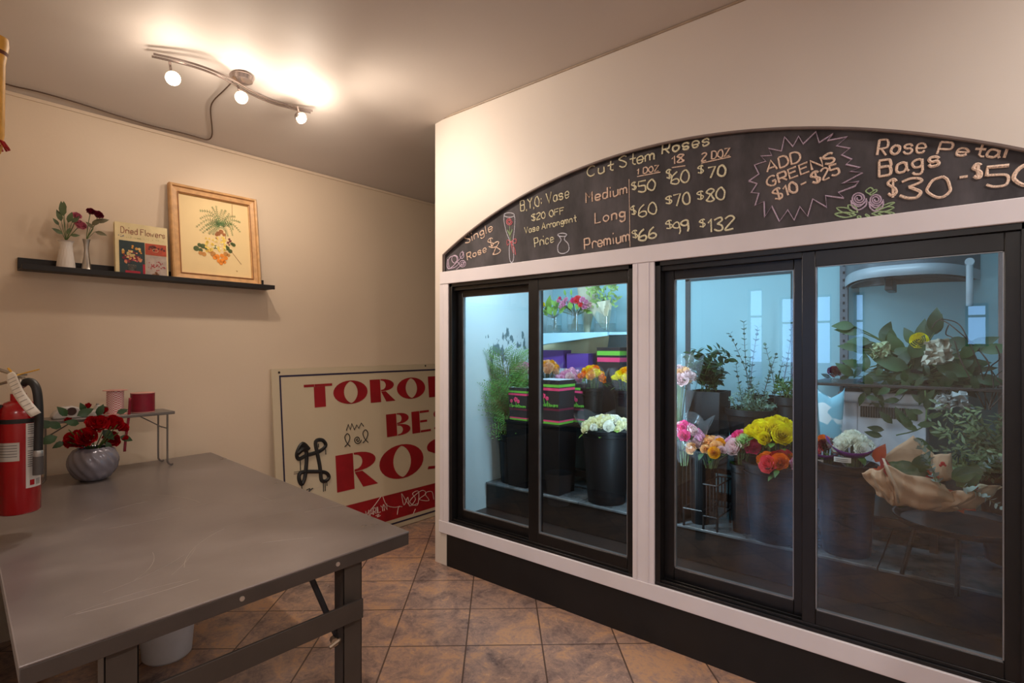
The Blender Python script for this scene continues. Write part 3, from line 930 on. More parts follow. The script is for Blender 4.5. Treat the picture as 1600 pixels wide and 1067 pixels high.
# ---------------------------------------------------------------- steel work table
TZ = .77
tq = [(.194, 1.43), (1.193, 1.46), (1.323, 3.453), (.345, 3.415)]
tb = thing('work_table', 'grey sheet steel work table with folding legs, in front of the tan wall', 'table', (.75, 2.4, 0))
M_steel = steel_mat()
M_tleg = mat('table_leg_paint', (66, 58, 53), .45, var=.08, spec=.4)
M_tdark = mat('table_leg_inside', (34, 32, 36), .6, var=.1)
obj('tabletop', B().prism(tq, TZ - .006, TZ), M_steel, tb, .002)
ta = [(x + (.0012 if x < .7 else -.0012), y + (.0012 if y < 2 else -.0012)) for x, y in tq]
obj('edge_apron', B().prism(ta, TZ - .045, TZ - .006), mat('table_apron_shaded', (74, 66, 62), .5, .25, var=.08), tb, .002)  # darker than the steel top: weak front light put into the colour
def tpt(a, c):                      # a across the front, c towards the wall
    x0, y0 = (tq[0][0] + (tq[1][0] - tq[0][0]) * a, tq[0][1] + (tq[1][1] - tq[0][1]) * a)
    x1, y1 = (tq[3][0] + (tq[2][0] - tq[3][0]) * a, tq[3][1] + (tq[2][1] - tq[3][1]) * a)
    return x0 + (x1 - x0) * c, y0 + (y1 - y0) * c
for a, c in ((.175, .010), (.785, .010), (.175, .93), (.785, .93)):
    x, y = tpt(a, c)
    b = B().box(x - .033, x + .033, y, y + .004, .0, TZ - .045)
    b.box(x - .033, x - .029, y, y + .05, .0, TZ - .045)
    b.box(x + .029, x + .033, y, y + .05, .0, TZ - .045)
    obj('leg', b, M_tleg, tb, .001)
for c in (.008, .928):
    (xa, y), (xb, _) = tpt(.175, c), tpt(.785, c)
    obj('cross_rail', B().box(xa - .015, xb + .02, y - .006, y + .003, .555, .615), M_tleg, tb, .002)
for a, c in ((.735, .010), (.225, .93)):
    x, y = tpt(a, c)
    s = 1 if c < .5 else -1
    g = .07 if a > .5 else -.07
    b = B().tube([(x - g * .9, y + s * .075, TZ - .045), (x + .02 * (1 if g > 0 else -1), y + s * .04, .49)], .009, 6)
    br = obj('folding_brace', b, M_tdark, tb)
    b = B().tube([(x - .0, y + s * .02, .49), (x + .012, y + s * .05, .485)], .012, 8)
    b.tube([(x - .02, y + s * .02, .482), (x + .03, y + s * .02, .496)], .006, 6)
    obj('brace_latch', b, mat('latch_steel', (150, 130, 112), .35, .7), br)
for a in (.435, .72):
    x, y = tpt(a, 0)
    b = B().tube([(x, y - .002, TZ - .024), (x, y + .002, TZ - .024)], .0065, 12)
    obj('rivet', b, mat('rivet_steel', (186, 176, 168), .3, .6), tb)

b = B()
q_ = random.Random(31)
for _ in range(16):
    x, y = tpt(q_.uniform(.08, .9), q_.uniform(.03, .55))
    a, L, cv = q_.uniform(-.5, 1.6), q_.uniform(.06, .34), q_.uniform(-.4, .4)
    b.tube([(x + L * t * math.cos(a + cv * t), y + L * t * math.sin(a + cv * t), TZ) for t in [i / 8 for i in range(9)]], q_.uniform(.0003, .0007), 4)
obj('scratch_marks', b, mat('scratch_bright', (186, 176, 170), .4, .4), tb)
# white bucket on the floor below the table
bk = thing('white_bucket', 'white plastic bucket on the tiled floor under the steel table', 'bucket', (.88, 2.78, 0))
M_wpl = mat('white_plastic', (216, 220, 228), .35, var=.04)
obj('bucket_body', B().lathe([(0, 0), (.085, 0), (.097, .012), (.118, .27), (.124, .275), (.124, .285), (.115, .285), (.095, .02), (0, .015)], 32, (.88, 2.78, 0)), M_wpl, bk)
obj('handle', B().tube([(.88 + .125 * math.cos(a), 2.78 + .03 * math.sin(a), .26 - .09 * math.sin(a)) for a in [pi * i / 12 for i in range(13)]], .003, 5), mat('bail_wire', (150, 150, 152), .3, .8), bk)

# ---------------------------------------------------------------- wire-leg rack at the back of the table
rz0 = TZ
RA, RB = onY(68, 625, 3.30), onY(250, 621, 3.30)
rx0, rx1, rzt = .50, 1.055, TZ + .288
rk = thing('wire_leg_rack', 'small grey metal rack with wire legs standing on the steel table', 'rack', ((rx0 + rx1) / 2, 3.31, TZ))
M_rack = mat('rack_grey', (118, 112, 108), .35, .5, var=.06)
obj('rack_top', B().box(rx0, rx1, 3.215, 3.395, rzt - .016, rzt), M_rack, rk, .003)
for x, s in ((rx1 - .03, 1), (rx0 + .03, -1)):
    for y in (3.235, 3.375):
        obj('leg', B().tube(crom([(x, y, rzt - .018), (x, y, TZ + .05), (x + .004 * s, y, TZ + .016), (x + .018 * s, y, TZ + .004), (x + .026 * s, y, TZ + .008)], 5), .0045, 6), M_rack, rk)
    obj('leg_brace', B().tube([(x - .005 * s, 3.30, rzt - .09), (x - .11 * s, 3.30, rzt - .02)], .003, 5), M_rack, rk)
    obj('leg_crossbar', B().tube([(x, 3.235, rzt - .09), (x, 3.375, rzt - .09)], .003, 5), M_rack, rk)
# on the rack: tape dispenser and two ribbon spools
p = onY(122, 612, 3.29)
td = thing('tape_dispenser', 'pale grey desk tape dispenser on the wire-leg rack', 'tape dispenser', (p.x, 3.29, rzt))
x, y, z = p.x, 3.29, rzt
side = [(-.098, 0), (-.102, .014), (-.088, .036), (-.06, .055), (-.02, .056), (.015, .042), (.04, .024), (.062, .03), (.07, .052), (.08, .055), (.094, .02), (.098, 0)]
b = B()
n = len(side)
b.add([(x + a, y - .028, z + c) for a, c in side] + [(x + a, y + .028, z + c) for a, c in side],
      [tuple(range(n))[::-1], tuple(range(n, 2 * n))] + [(i, (i + 1) % n, n + (i + 1) % n, n + i) for i in range(n)][::-1])
obj('dispenser_body', b, mat('dispenser_plastic', (190, 184, 180), .4, var=.04), td, .006)
obj('tape_roll', B().tube([(x - .03, y - .0295, z + .033), (x - .03, y - .018, z + .033)], .019, 20), mat('tape_core_dark', (58, 30, 26), .4), td)
obj('cutter', B().box(x + .072, x + .08, y - .012, y + .012, z + .052, z + .06), mat('cutter_grey', (150, 150, 150), .3, .7), td)
def spool(label, u, vb, y, r, hgt, m, mf, group):
    c = onY(u, vb, y)
    t = thing('ribbon_spool', label, 'ribbon spool', (c.x, y, rzt), group)
    obj('wound_ribbon', B().lathe([(0, .004), (r, .004), (r, hgt - .004), (0, hgt - .004)], 28, (c.x, y, rzt)), m, t)
    for zz in (0, hgt - .003):
        obj('flange', B().lathe([(0, zz), (mf, zz), (mf, zz + .003), (0, zz + .003)], 28, (c.x, y, rzt)), mat('spool_card_pink' if mf > r else 'spool_card_red', (206, 150, 140) if mf > r else (150, 40, 56), .6), t)
    return t, c
def gingham():
    m, t, p_, o = nt('gingham_ribbon')
    tc = N(t, 'ShaderNodeTexCoord')
    ck = N(t, 'ShaderNodeTexChecker', i_Scale=170)
    ck.inputs[1].default_value = (*sr((232, 216, 208)), 1); ck.inputs[2].default_value = (*sr((196, 96, 108)), 1)
    t.links.new(tc.outputs['Object'], ck.inputs[0]); t.links.new(ck.outputs[0], p_.inputs[0])
    return m
spool('checked pink and white ribbon spool with a wider card end, on the rack', 180, 622, 3.30, .036, .122, gingham(), .052, 'ribbon spools on the rack')
M_wine = mat('wine_ribbon', (132, 12, 40), .45, var=.12, scale=30)
spool('dark red ribbon spool at the right end of the rack', 223, 618, 3.31, .054, .100, M_wine, .0545, 'ribbon spools on the rack')
a, c = onY(203, 622, 3.212), onY(196, 706, 3.205)
b = B()
b.grid(lambda u, t: (a.x + (c.x - a.x) * t + .006 * (u - .5) * 2 + .004 * math.sin(t * 5), a.y - .002 + .008 * math.sin(t * 4), a.z + .002 + (c.z - a.z) * t), 1, 14)
o = obj('ribbon_tail', b, M_wine)
tag(o, 'narrow dark red ribbon hanging down from the rack edge', 'ribbon')
o.modifiers.new('thick', 'SOLIDIFY').thickness = .0008

# vase of red silk roses
c = onZ(146, 734, TZ)
c = Vector((c.x, 3.17, TZ)); c.x = onY(146, 700, 3.17).x
vs = thing('round_vase', 'round grey spiral fluted vase holding red silk roses', 'vase', c)
def flute(a, z):
    return 1 + .035 * math.cos(14 * (a + z * 7))
prof = [(0, 0), (.046, 0), (.052, .004)] + [(.052 + .046 * math.sin(pi * (t * .86 + .02)) ** .8, .004 + .148 * t) for t in [i / 18 for i in range(1, 18)]] + [(.066, .150), (.061, .154), (.057, .15), (.08, .12), (.06, .05), (0, .04)]
obj('vase_body', B().lathe(prof, 84, c, flute), mat('pewter_glass', (132, 130, 142), .22, .25, var=.12, scale=5), vs)
rs = thing('silk_rose_bouquet', 'red silk rose bouquet with dark leaves in the round fluted vase', 'flowers', c)
for (u, v, r, k) in ((115, 686, .047, 0), (135, 682, .052, 1), (152, 661, .052, 0), (178, 660, .054, 1), (174, 685, .048, 0), (193, 667, .034, 1), (164, 641, .024, 2), (107, 657, .026, 2), (138, 634, .022, 2), (196, 684, .02, 2), (127, 690, .036, 1)):
    y = c.y + R.uniform(-.05, .05) - .02
    q = onY(u, v, y)
    d = (q.x - c.x, (q.y - c.y) - .12, q.z - c.z - .10)
    bloom(rs, q, d, r * .86, P_dkred, k)
b, g = B(), B()
for i in range(16):
    a = R.uniform(0, 2 * pi)
    e = c + Vector((.10 * math.cos(a), .07 * math.sin(a) - .02, R.uniform(.17, .27)))
    b.tube([c + Vector((0, 0, .10)), c + Vector((.03 * math.cos(a), .03 * math.sin(a), .16)), e], .0022, 5)
for (u, v, a, L) in ((83, 664, 2.9, .07), (96, 668, 2.6, .065), (105, 650, 2.2, .06), (120, 650, .5, .07), (124, 662, 2.8, .06), (150, 640, .2, .05), (160, 672, -.8, .07), (182, 646, .4, .05), (90, 682, 3.4, .075), (152, 650, 1.2, .06), (100, 690, 3.6, .05), (187, 682, -.4, .06), (132, 644, 1.9, .05), (166, 690, -1.2, .05)):
    q = onY(u, v, c.y - .03 + R.uniform(-.04, .04))
    g.leaf(q, (math.cos(a), -.3, math.sin(a)), (0, -1, .3), L, L * .55, .25)
obj('stems', b, G_stem, rs)
obj('leaves', g, G_dark, rs)

# ---------------------------------------------------------------- picture ledge and what stands on it
LZ = 1.771
lg = thing('picture_ledge', 'narrow black picture ledge fixed on the tan wall', 'shelf', (1.07, YW, LZ))
M_ledgeblk = mat('ledge_black', (20, 15, 15), .5, var=.2)
obj('ledge_board', B().box(.47, 1.676, 3.388, YW, LZ - .008, LZ), M_ledgeblk, lg, .001)
obj('front_lip', B().box(.47, 1.676, 3.378, 3.392, LZ - .010, LZ + .016), M_ledgeblk, lg, .001)
obj('back_rail', B().box(.47, 1.655, YW - .014, YW, LZ, LZ + .055), M_ledgeblk, lg, .001)
# white hobnail bud vase
def bud_vase(u, label, prof, m, y, wob=None, n=32):
    c = onY(u, 415, y); c = Vector((c.x, y, LZ))
    t = thing('bud_vase', label, 'vase', c, 'bud vases on the black ledge')
    obj('vase_body', B().lathe(prof, n, c, wob), m, t)
    return c, t
prof1 = [(0, 0), (.040, 0), (.041, .004), (.038, .02), (.028, .10), (.0255, .128), (.028, .146), (.033, .152), (.029, .152), (.023, .13), (.022, .05), (0, .04)]
def prof_sub(p, k):
    o = []
    for (r0, z0), (r1, z1) in zip(p, p[1:]):
        o += [(r0 + (r1 - r0) * i / k, z0 + (z1 - z0) * i / k) for i in range(k)]
    return o + [p[-1]]
c1, _ = bud_vase(103, 'white hobnail bud vase with two pink roses, on the black ledge', prof_sub(prof1, 4), mat('milk_glass', (226, 218, 210), .3, var=.03), 3.435, lambda a, z: 1 + (.035 * math.cos(16 * a) * math.cos(z * 700) if .01 < z < .13 else 0), 64)
prof2 = [(0, 0), (.029, 0), (.029, .004), (.020, .03), (.012, .085), (.0095, .12), (.012, .15), (.017, .172), (.015, .172), (.008, .13), (0, .1)]
c2, _ = bud_vase(135, 'slim polished metal bud vase with two wine roses, on the ledge', prof_sub(prof2, 3), mat('brushed_metal', (176, 170, 162), .28, .9, var=.04), 3.435)
def posy(label, c, hgt, heads, leaves, group, gm):
    t = thing('silk_roses', label, 'flowers', c, group)
    b, g = B(), B()
    base = c + Vector((0, 0, hgt))
    for u, v, r, m, k in heads:
        q = onY(u, v, c.y + R.uniform(-.015, .0))
        b.tube(crom([base - Vector((0, 0, .06)), base, base.lerp(q, .55) + Vector((R.uniform(-.006, .006), 0, 0)), q]), .0018, 5)
        bloom(t, q, (q.x - c.x, -.13, .10), r, m, k)
    for u, v, a, L in leaves:
        q = onY(u, v, c.y + R.uniform(-.02, .0))
        b.tube(crom([base, base.lerp(q, .5), q]), .0014, 4)
        g.leaf(q, (math.cos(a), -.25, math.sin(a)), (0, -1, .2), L, L * .42, .2)
    obj('stems', b, G_stem, t)
    obj('leaves', g, gm, t)
posy('two mauve pink silk roses with olive leaves in the white vase', c1, .15, [(120, 337, .022, P_mauve, 1), (126, 351, .026, P_mauve, 0)],
     [(99, 338, 1.7, .075), (96, 346, 1.9, .06), (106, 348, 1.3, .06), (112, 348, .9, .05), (98, 366, 2.6, .05), (92, 352, 2.2, .04), (104, 366, 1.2, .04), (110, 368, .2, .04), (100, 330, 1.6, .05)], 'silk roses on the ledge', mat('leaf_olive', (70, 84, 46), .5, var=.3))
posy('two wine red silk roses with brown leaves in the metal vase', c2, .17, [(142, 330, .021, P_wine, 1), (154, 335, .022, P_wine, 0)],
     [(143, 352, .8, .06), (150, 347, .4, .06), (148, 362, -.2, .055), (146, 357, 2.4, .045)], 'silk roses on the ledge', mat('leaf_olive_brown', (84, 76, 40), .5, var=.25))

def on_plane(org, ex, ez, k):
    """map 2-D to a thin layer k metres in front of a leaning panel"""
    n = ez.cross(ex).normalized()
    if n.y > 0:
        n = -n
    return lambda a, c: org + ex * a + ez * c + n * k
# book
lean = math.atan(.09)
bo = onY(181.5, 424, 3.40)
bw, bh = onY(263, 430, 3.41).x - bo.x, .285
book = thing('book', 'dried flowers book with floral cover photos leaning on the wall', 'book', (bo.x, 3.40, LZ))
ex, ez = Vector((1, 0, 0)), Vector((0, math.sin(lean), math.cos(lean)))
org = Vector((bo.x, 3.405, LZ + .002))
def slab(org, ex, ez, w, hh, d):
    n = Vector((0, math.cos(lean), -math.sin(lean))) * d
    p = [org, org + ex * w, org + ex * w + ez * hh, org + ez * hh]
    return B().add(p + [q + n for q in p], [(0, 1, 2, 3), (7, 6, 5, 4), (0, 4, 5, 1), (1, 5, 6, 2), (2, 6, 7, 3), (3, 7, 4, 0)])
M_cov = mat('book_cover_cream', (226, 206, 156), .4, var=.08, scale=14)
obj('cover', slab(org, ex, ez, bw, bh, .004), M_cov, book, smooth=0)
n_ = Vector((0, math.cos(lean), -math.sin(lean)))
obj('pages', slab(org + n_ * .004 + ex * .003 + ez * .004, ex, ez, bw - .006, bh - .008, .016), mat('page_edges', (222, 208, 180), .8), book, smooth=0)
obj('back_cover', slab(org + n_ * .020, ex, ez, bw, bh, .004), M_cov, book, smooth=0)
f1 = on_plane(org, ex, ez, .0012)
f2 = on_plane(org, ex, ez, .0020)
def flat(b, f, x0, x1, z0, z1):
    b.add([f(x0, z0), f(x1, z0), f(x1, z1), f(x0, z1)], [(0, 1, 2, 3)])
def disc(b, f, x, z, r, n=10, e=1):
    b.add([f(x + r * math.cos(2 * pi * i / n), z + r * e * math.sin(2 * pi * i / n)) for i in range(n)], [tuple(range(n))])
M_ = lambda n, c: mat('print_' + n, c, .45, var=.12, scale=40)
for (m, q) in ((M_('dark_teal', (32, 52, 54)), (.07, .545, .04, .66)), (M_('rust', (180, 70, 40)), (.555, .97, .435, .655)), (M_('stone', (178, 160, 148)), (.555, .97, .03, .43))):
    b = B(); flat(b, f1, q[0] * bw, q[1] * bw, q[2] * bh, q[3] * bh); obj('cover_photo', b, m, book, smooth=0)
b = B()
write(b, 'Dried Flowers', f1, (.11 * bw, .80 * bh), (.955 * bw, .795 * bh), .115 * bh, .0013, 5, .05)
obj('title_lettering', b, mat('title_red', (138, 34, 40), .5), book)
def splash(name, m, n, cx, cz, rx, rz, r0, r1, f, parent, seed, e=1):
    q = random.Random(seed); b = B()
    for _ in range(n):
        a, k = q.uniform(0, 2 * pi), math.sqrt(q.random())
        disc(b, f, cx + rx * k * math.cos(a), cz + rz * k * math.sin(a), q.uniform(r0, r1), 7, e)
    return obj(name, b, m, parent, smooth=0)
W_, H_ = bw, bh
b = B(); disc(b, f1, .30 * W_, .13 * H_, .085 * W_, 14, .7); flat(b, f1, .22 * W_, .38 * W_, .13 * H_, .22 * H_); obj('printed_pot', b, M_('pot', (176, 164, 150)), book, smooth=0)
b = B(); flat(b, f2, .17 * W_, .45 * W_, .045 * H_, .10 * H_); flat(b, f2, .50 * W_, .545 * W_, .05 * H_, .24 * H_); obj('printed_red_cloth', b, M_('cloth', (170, 14, 44)), book, smooth=0)
for nm, c, s, cz in (('gold', (214, 150, 62), 3, .44), ('pink', (190, 66, 84), 4, .36), ('peach', (222, 142, 100), 5, .34), ('cream', (220, 196, 130), 6, .46), ('wine', (120, 28, 44), 8, .33)):
    splash('printed_blooms', M_(nm, c), 12, .30 * W_, cz * H_, .19 * W_, .13 * H_, .014 * W_, .034 * W_, on_plane(org, ex, ez, .0016 + s * .0002), book, s)
splash('printed_twigs', M_('red_twig', (168, 52, 60)), 26, .76 * W_, .22 * H_, .18 * W_, .10 * H_, .008 * W_, .018 * W_, f2, book, 21)
splash('printed_basket', M_('basket', (150, 96, 56)), 9, .74 * W_, .07 * H_, .06 * W_, .03 * H_, .02 * W_, .03 * W_, f2, book, 22)
splash('printed_herbs', M_('herb', (96, 40, 34)), 20, .76 * W_, .57 * H_, .19 * W_, .05 * H_, .012 * W_, .026 * W_, f2, book, 23)
b = B(); b.tube([f2(.75 * W_ + .055 * W_ * math.cos(a), .53 * H_ + .032 * H_ * math.sin(a)) for a in [i * pi / 10 for i in range(21)]], .0012, 5); obj('printed_ring', b, M_('ringcream', (232, 196, 150)), book)
splash('printed_sprigs', M_('sprig', (88, 98, 128)), 10, .12 * W_, .74 * H_, .06 * W_, .02 * H_, .004 * W_, .010 * W_, f2, book, 24)
splash('printed_vine', M_('vine', (158, 158, 96)), 26, .55 * W_, .725 * H_, .38 * W_, .022 * H_, .004 * W_, .009 * W_, f2, book, 25)

# framed picture
fo = onY(269.5, 430, 3.405)
fw, fh = onY(407, 440, 3.405).x - fo.x, .560
lean = math.atan(.125)
ez = Vector((0, math.sin(lean), math.cos(lean)))
n_ = Vector((0, math.cos(lean), -math.sin(lean)))
org = Vector((fo.x, 3.402, LZ + .002))
pic = thing('framed_picture', 'framed botanical picture of a fern and fruit on the black ledge', 'picture', org)
obj('art_panel', slab(org + ex * .02 + ez * .02 + n_ * .008, ex, ez, fw - .04, fh - .04, .012), mat('art_cream', (232, 204, 150), .6, var=.04, scale=3), pic, smooth=0)
M_fr = mat('frame_gilt_wood', (206, 160, 108), .4, var=.12, scale=26)
M_frd = mat('frame_groove', (150, 98, 58), .5, var=.1)
prof = [(0, .020), (.0, -.012), (.006, -.018), (.014, -.016), (.018, -.006), (.040, -.002), (.044, -.006), (.048, -.004), (.050, .006), (.050, .012)]
def frame_side(k):
    cs = [(0, 0, 1, 1), (fw, 0, -1, 1), (fw, fh, -1, -1), (0, fh, 1, -1)]
    p, q = cs[k], cs[(k + 1) % 4]
    n = len(prof)
    vs = [org + ex * (c[0] + c[2] * d) + ez * (c[1] + c[3] * d) + n_ * t for c in (p, q) for d, t in prof]
    b = B()
    b.add(vs, [(i, i + 1, n + i + 1, n + i) for i in range(n - 1)])
    return b
for k in range(4):
    obj('frame_moulding', frame_side(k), M_fr, pic, smooth=30)
b = B()
for d, w in ((.0165, .002), (.0445, .0025)):
    for k in range(4):
        cs = [(d, d), (fw - d, d), (fw - d, fh - d), (d, fh - d)]
        p, q = cs[k], cs[(k + 1) % 4]
        b.tube([org + ex * p[0] + ez * p[1] - n_ * .006, org + ex * q[0] + ez * q[1] - n_ * .006], w, 5)
obj('frame_groove', b, M_frd, pic)
# the painted fern, flowers and fruit, placed by where they lie on the panel
def pu(u, v):
    y0 = org.y
    a = ray(u, v)
    # plane through org + n_*.008
    o2 = org + n_ * .008
    t = (n_.dot(o2) - n_.z * H) / (n_.x * a[0] + n_.y * a[1] + n_.z * a[2])
    q = Vector((a[0] * t, a[1] * t, H + a[2] * t)) - o2
    return q.dot(ex), q.dot(ez)
fp = lambda k: on_plane(org + n_ * .008, ex, ez, k)
cq = lambda x, y: pu(260 + x / 5.62, 260 + y / 5.62)
def frond(b, pts, w, k):
    p = crom([cq(*q) for q in pts], 6)
    f = fp(k)
    b.tube([f(*q) for q in p], .0010, 4)
    for i in range(1, len(p) - 1):
        dx, dz = p[i + 1][0] - p[i - 1][0], p[i + 1][1] - p[i - 1][1]
        L = math.hypot(dx, dz) or 1
        t = i / len(p)
        ww = w * (1 - .6 * t)
        for s in (1, -1):
            ax, az = (dx * .5 - dz * s) / L, (dz * .5 + dx * s) / L
            x, z = p[i]
            b.add([f(x, z), f(x + ax * ww * .6 + dx / L * .002, z + az * ww * .6), f(x + ax * ww, z + az * ww), f(x + ax * ww * .5 - dx / L * .002, z + az * ww * .5 - dz / L * .002)], [(0, 1, 2, 3)])
b = B()
for pts in ([(470, 520), (400, 410), (290, 388)], [(470, 520), (390, 430), (292, 460)], [(470, 520), (370, 465), (258, 535)], [(470, 520), (380, 500), (290, 565)], [(470, 520), (400, 520), (315, 585)],
            [(475, 520), (440, 430), (398, 352)], [(475, 520), (450, 430), (436, 345)], [(478, 520), (470, 440), (490, 378)], [(480, 520), (500, 430), (522, 385)], [(480, 520), (530, 450), (606, 440)],
            [(480, 520), (560, 470), (650, 492)], [(480, 520), (570, 500), (650, 580)], [(480, 520), (550, 520), (582, 610)], [(478, 520), (520, 560), (540, 615)], [(470, 520), (400, 560), (372, 595)],
            [(470, 520), (430, 560), (405, 600)], [(480, 520), (560, 500), (585, 560)], [(474, 520), (430, 480), (345, 520)], [(474, 520), (440, 500), (350, 560)], [(480, 520), (510, 480), (552, 410)]):
    frond(b, pts, .017, .0010)
obj('painted_fern', b, mat('print_fern', (92, 124, 70), .6, var=.35, scale=60), pic, smooth=0)
def blobs(name, m, pts, k, n=9):
    b = B()
    for x, y, r in pts:
        q = cq(x, y)
        disc(b, fp(k), q[0], q[1], r, n)
    obj(name, b, m, pic, smooth=0)
q = random.Random(5)
blobs('painted_pot', M_('terracotta', (164, 100, 48)), [(455, 590, .014), (480, 575, .014), (440, 600, .010), (505, 600, .010), (500, 630, .007), (440, 630, .006)], .0013)
blobs('painted_leaves', M_('art_leaf', (70, 86, 36)), [(262, 720, .016), (290, 690, .012), (320, 700, .015), (350, 715, .012), (300, 735, .012), (430, 710, .012), (535, 720, .014), (560, 745, .013), (590, 690, .012), (575, 680, .010), (520, 700, .010)], .0014)
blobs('painted_basket', M_('art_basket', (196, 136, 66)), [(300, 760, .012), (330, 770, .013), (385, 740, .016), (410, 770, .016), (430, 790, .014), (520, 770, .014), (545, 780, .010)], .0016)
blobs('painted_daisies', M_('art_daisy', (240, 206, 96)), [(q.uniform(345, 520), q.uniform(625, 745), q.uniform(.005, .010)) for _ in range(34)], .0019, 6)
blobs('painted_petals', M_('art_white', (240, 226, 176)), [(q.uniform(360, 520), q.uniform(630, 730), q.uniform(.003, .006)) for _ in range(18)], .0022, 6)
blobs('painted_oranges', M_('art_orange', (236, 140, 40)), [(446, 792, .0145), (488, 785, .0125), (492, 828, .0145), (520, 805, .0125), (460, 830, .012), (480, 850, .011), (425, 800, .012), (510, 840, .010)], .0021, 14)
blobs('painted_red_flower', M_('art_wine', (112, 34, 36)), [(552, 640, .007), (556, 660, .006), (540, 670, .007), (565, 655, .005), (550, 690, .005)], .0022, 6)
b = B()
for pts in (((575, 335), (578, 440)), ((565, 740), (610, 800), (658, 862)), ((520, 560), (520, 650))):
    b.tube([fp(.001)(*cq(*p)) for p in pts], .0011, 4)
b.tube([fp(.001)(*cq(*p)) for p in ((612, 915), (624, 922), (618, 926))], .0012, 4)
obj('painted_stalks', b, M_('art_stalk', (140, 92, 50)), pic)

# ---------------------------------------------------------------- fire extinguisher on the pillar
EX, EY, EZ = .329, 2.43, .848
fe = thing('fire_extinguisher', 'red fire extinguisher with white tag hanging on the pillar at the table', 'fire extinguisher', (EX, EY, EZ))
E_ = Vector((EX, EY, EZ))
M_er = mat('extinguisher_red', (158, 6, 16), .22, var=.06, spec=.6)
rr, hh = .058, .322
prof = [(0, 0), (rr - .006, 0), (rr, .006), (rr, hh)] + [(rr * math.cos(a) ** .8 if a < 1.5 else .016, hh + .052 * math.sin(a)) for a in [i * pi / 2 / 8 for i in range(1, 8)]] + [(.020, hh + .052), (0, hh + .052)]
obj('cylinder_body', B().lathe(prof, 40, E_), M_er, fe, smooth=50)
obj('neck_collar', B().lathe([(0, hh + .045), (.021, hh + .045), (.021, hh + .072), (0, hh + .072)], 24, E_), M_er, fe)
obj('strap', B().lathe([(rr, hh - .022), (rr + .0025, hh - .022), (rr + .0025, hh - .008), (rr, hh - .008)], 40, E_), M_blackmat, fe)
M_val = mat('valve_metal', (150, 138, 122), .3, .7, var=.1)
v = obj('valve', B().lathe([(0, hh + .07), (.013, hh + .07), (.013, hh + .09), (.022, hh + .095), (.022, hh + .118), (.017, hh + .128), (0, hh + .13)], 20, E_), M_val, fe)
# the direction across the picture, for the lever and hose
vx = Vector((ST, -CT, 0)); vf = Vector((CT, ST, 0))
for zz, dz, L in ((hh + .150, .045, -.16), (hh + .108, -.022, -.15)):
    p0 = E_ + Vector((0, 0, zz - (.018 if dz > 0 else 0)))
    b = B()
    wv = vf * .011
    pts = crom([(.02, 0), (-.02, .004), (L * .55, dz * .55), (L, dz)], 4)
    vs = []
    for a, c in pts:
        q = p0 + vx * a + Vector((0, 0, c))
        vs += [q - wv, q + wv, q + wv + Vector((0, 0, .005)), q - wv + Vector((0, 0, .005))]
    fs = []
    for i in range(len(pts) - 1):
        k = i * 4
        fs += [(k, k + 4, k + 5, k + 1), (k + 1, k + 5, k + 6, k + 2), (k + 2, k + 6, k + 7, k + 3), (k + 3, k + 7, k + 4, k)]
    fs += [(0, 1, 2, 3), (len(vs) - 1, len(vs) - 2, len(vs) - 3, len(vs) - 4)]
    b.add(vs, fs)
    obj('lever' if dz > 0 else 'carry_handle', b, M_val, fe)
hp = [E_ + Vector((0, 0, hh + .105)) + vx * .012, E_ + Vector((0, 0, hh + .112)) + vx * .04, E_ + Vector((0, 0, hh + .085)) + vx * .070 - vf * .01, E_ + Vector((0, 0, hh)) + vx * .079 - vf * .012, E_ + Vector((0, 0, hh - .10)) + vx * .077 - vf * .012, E_ + Vector((0, 0, hh - .12)) + vx * .077 - vf * .012]
hs = obj('hose', B().tube(crom(hp, 6), .0125, 12), mat('hose_rubber', (26, 25, 26), .5, var=.1), fe)
q = hp[-1]
obj('hose_ferrule', B().lathe([(.0135, 0), (.0145, .004), (.0145, .018), (.0135, .02)], 16, q - Vector((0, 0, .014))), mat('ferrule_steel', (170, 168, 166), .3, .7), hs)
obj('hose_nozzle', B().lathe([(0, -.075), (.015, -.075), (.0145, -.014), (0, -.014)], 16, q), mat('nozzle_grey', (78, 72, 70), .5), hs)
def wrap(name, a0, a1, z0, z1, m, k=.0006, par=fe):
    """sheet wrapped on the cylinder; angles in the horizontal plane, 0 towards the viewer's side, growing to the right"""
    def fn(u, t):
        a = a0 + (a1 - a0) * u
        d = (-vf * math.cos(a) + vx * math.sin(a)) * (rr + k)
        return E_ + d + Vector((0, 0, z0 + (z1 - z0) * t))
    return obj(name, B().grid(fn, 14, 1), m, par)
# the viewer sees it from the right-front, so labels sit a little to the left of the axis
M_lab = mat('label_silver', (186, 180, 172), .4, var=.06)
M_labw = mat('label_white', (206, 200, 194), .5, var=.04)
M_txt = mat('label_print', (86, 80, 80), .6)
A0 = math.atan2(-.9, 1)          # the axis is seen along this angle
def face(a):                     # angle measured from the line of sight to the cylinder
    return a - A0
l1 = wrap('info_label', face(-1.05), face(.05), .178, .238, M_lab)
l2 = wrap('instruction_label', face(.32), face(1.28), .085, .298, M_labw)
b1 = B()
def lines(par, a0, a1, zs, hgt, m, name):
    b = B()
    for z in zs:
        def fn(u, t, z=z):
            a = a0 + (a1 - a0) * u
            return E_ + (-vf * math.cos(a) + vx * math.sin(a)) * (rr + .0012) + Vector((0, 0, z + hgt * t))
        b.grid(fn, 8, 1)
    obj(name, b, m, par)
lines(l2, face(.40), face(1.2), [.292 - .0072 * i for i in range(20) if i not in (5, 11)], .0022, M_txt, 'label_print')
lines(l1, face(-.9), face(-.05), [.228 - .009 * i for i in range(5)], .002, M_txt, 'label_print')
lines(l2, face(.50), face(.74), [.093], .018, M_er, 'label_red_box')
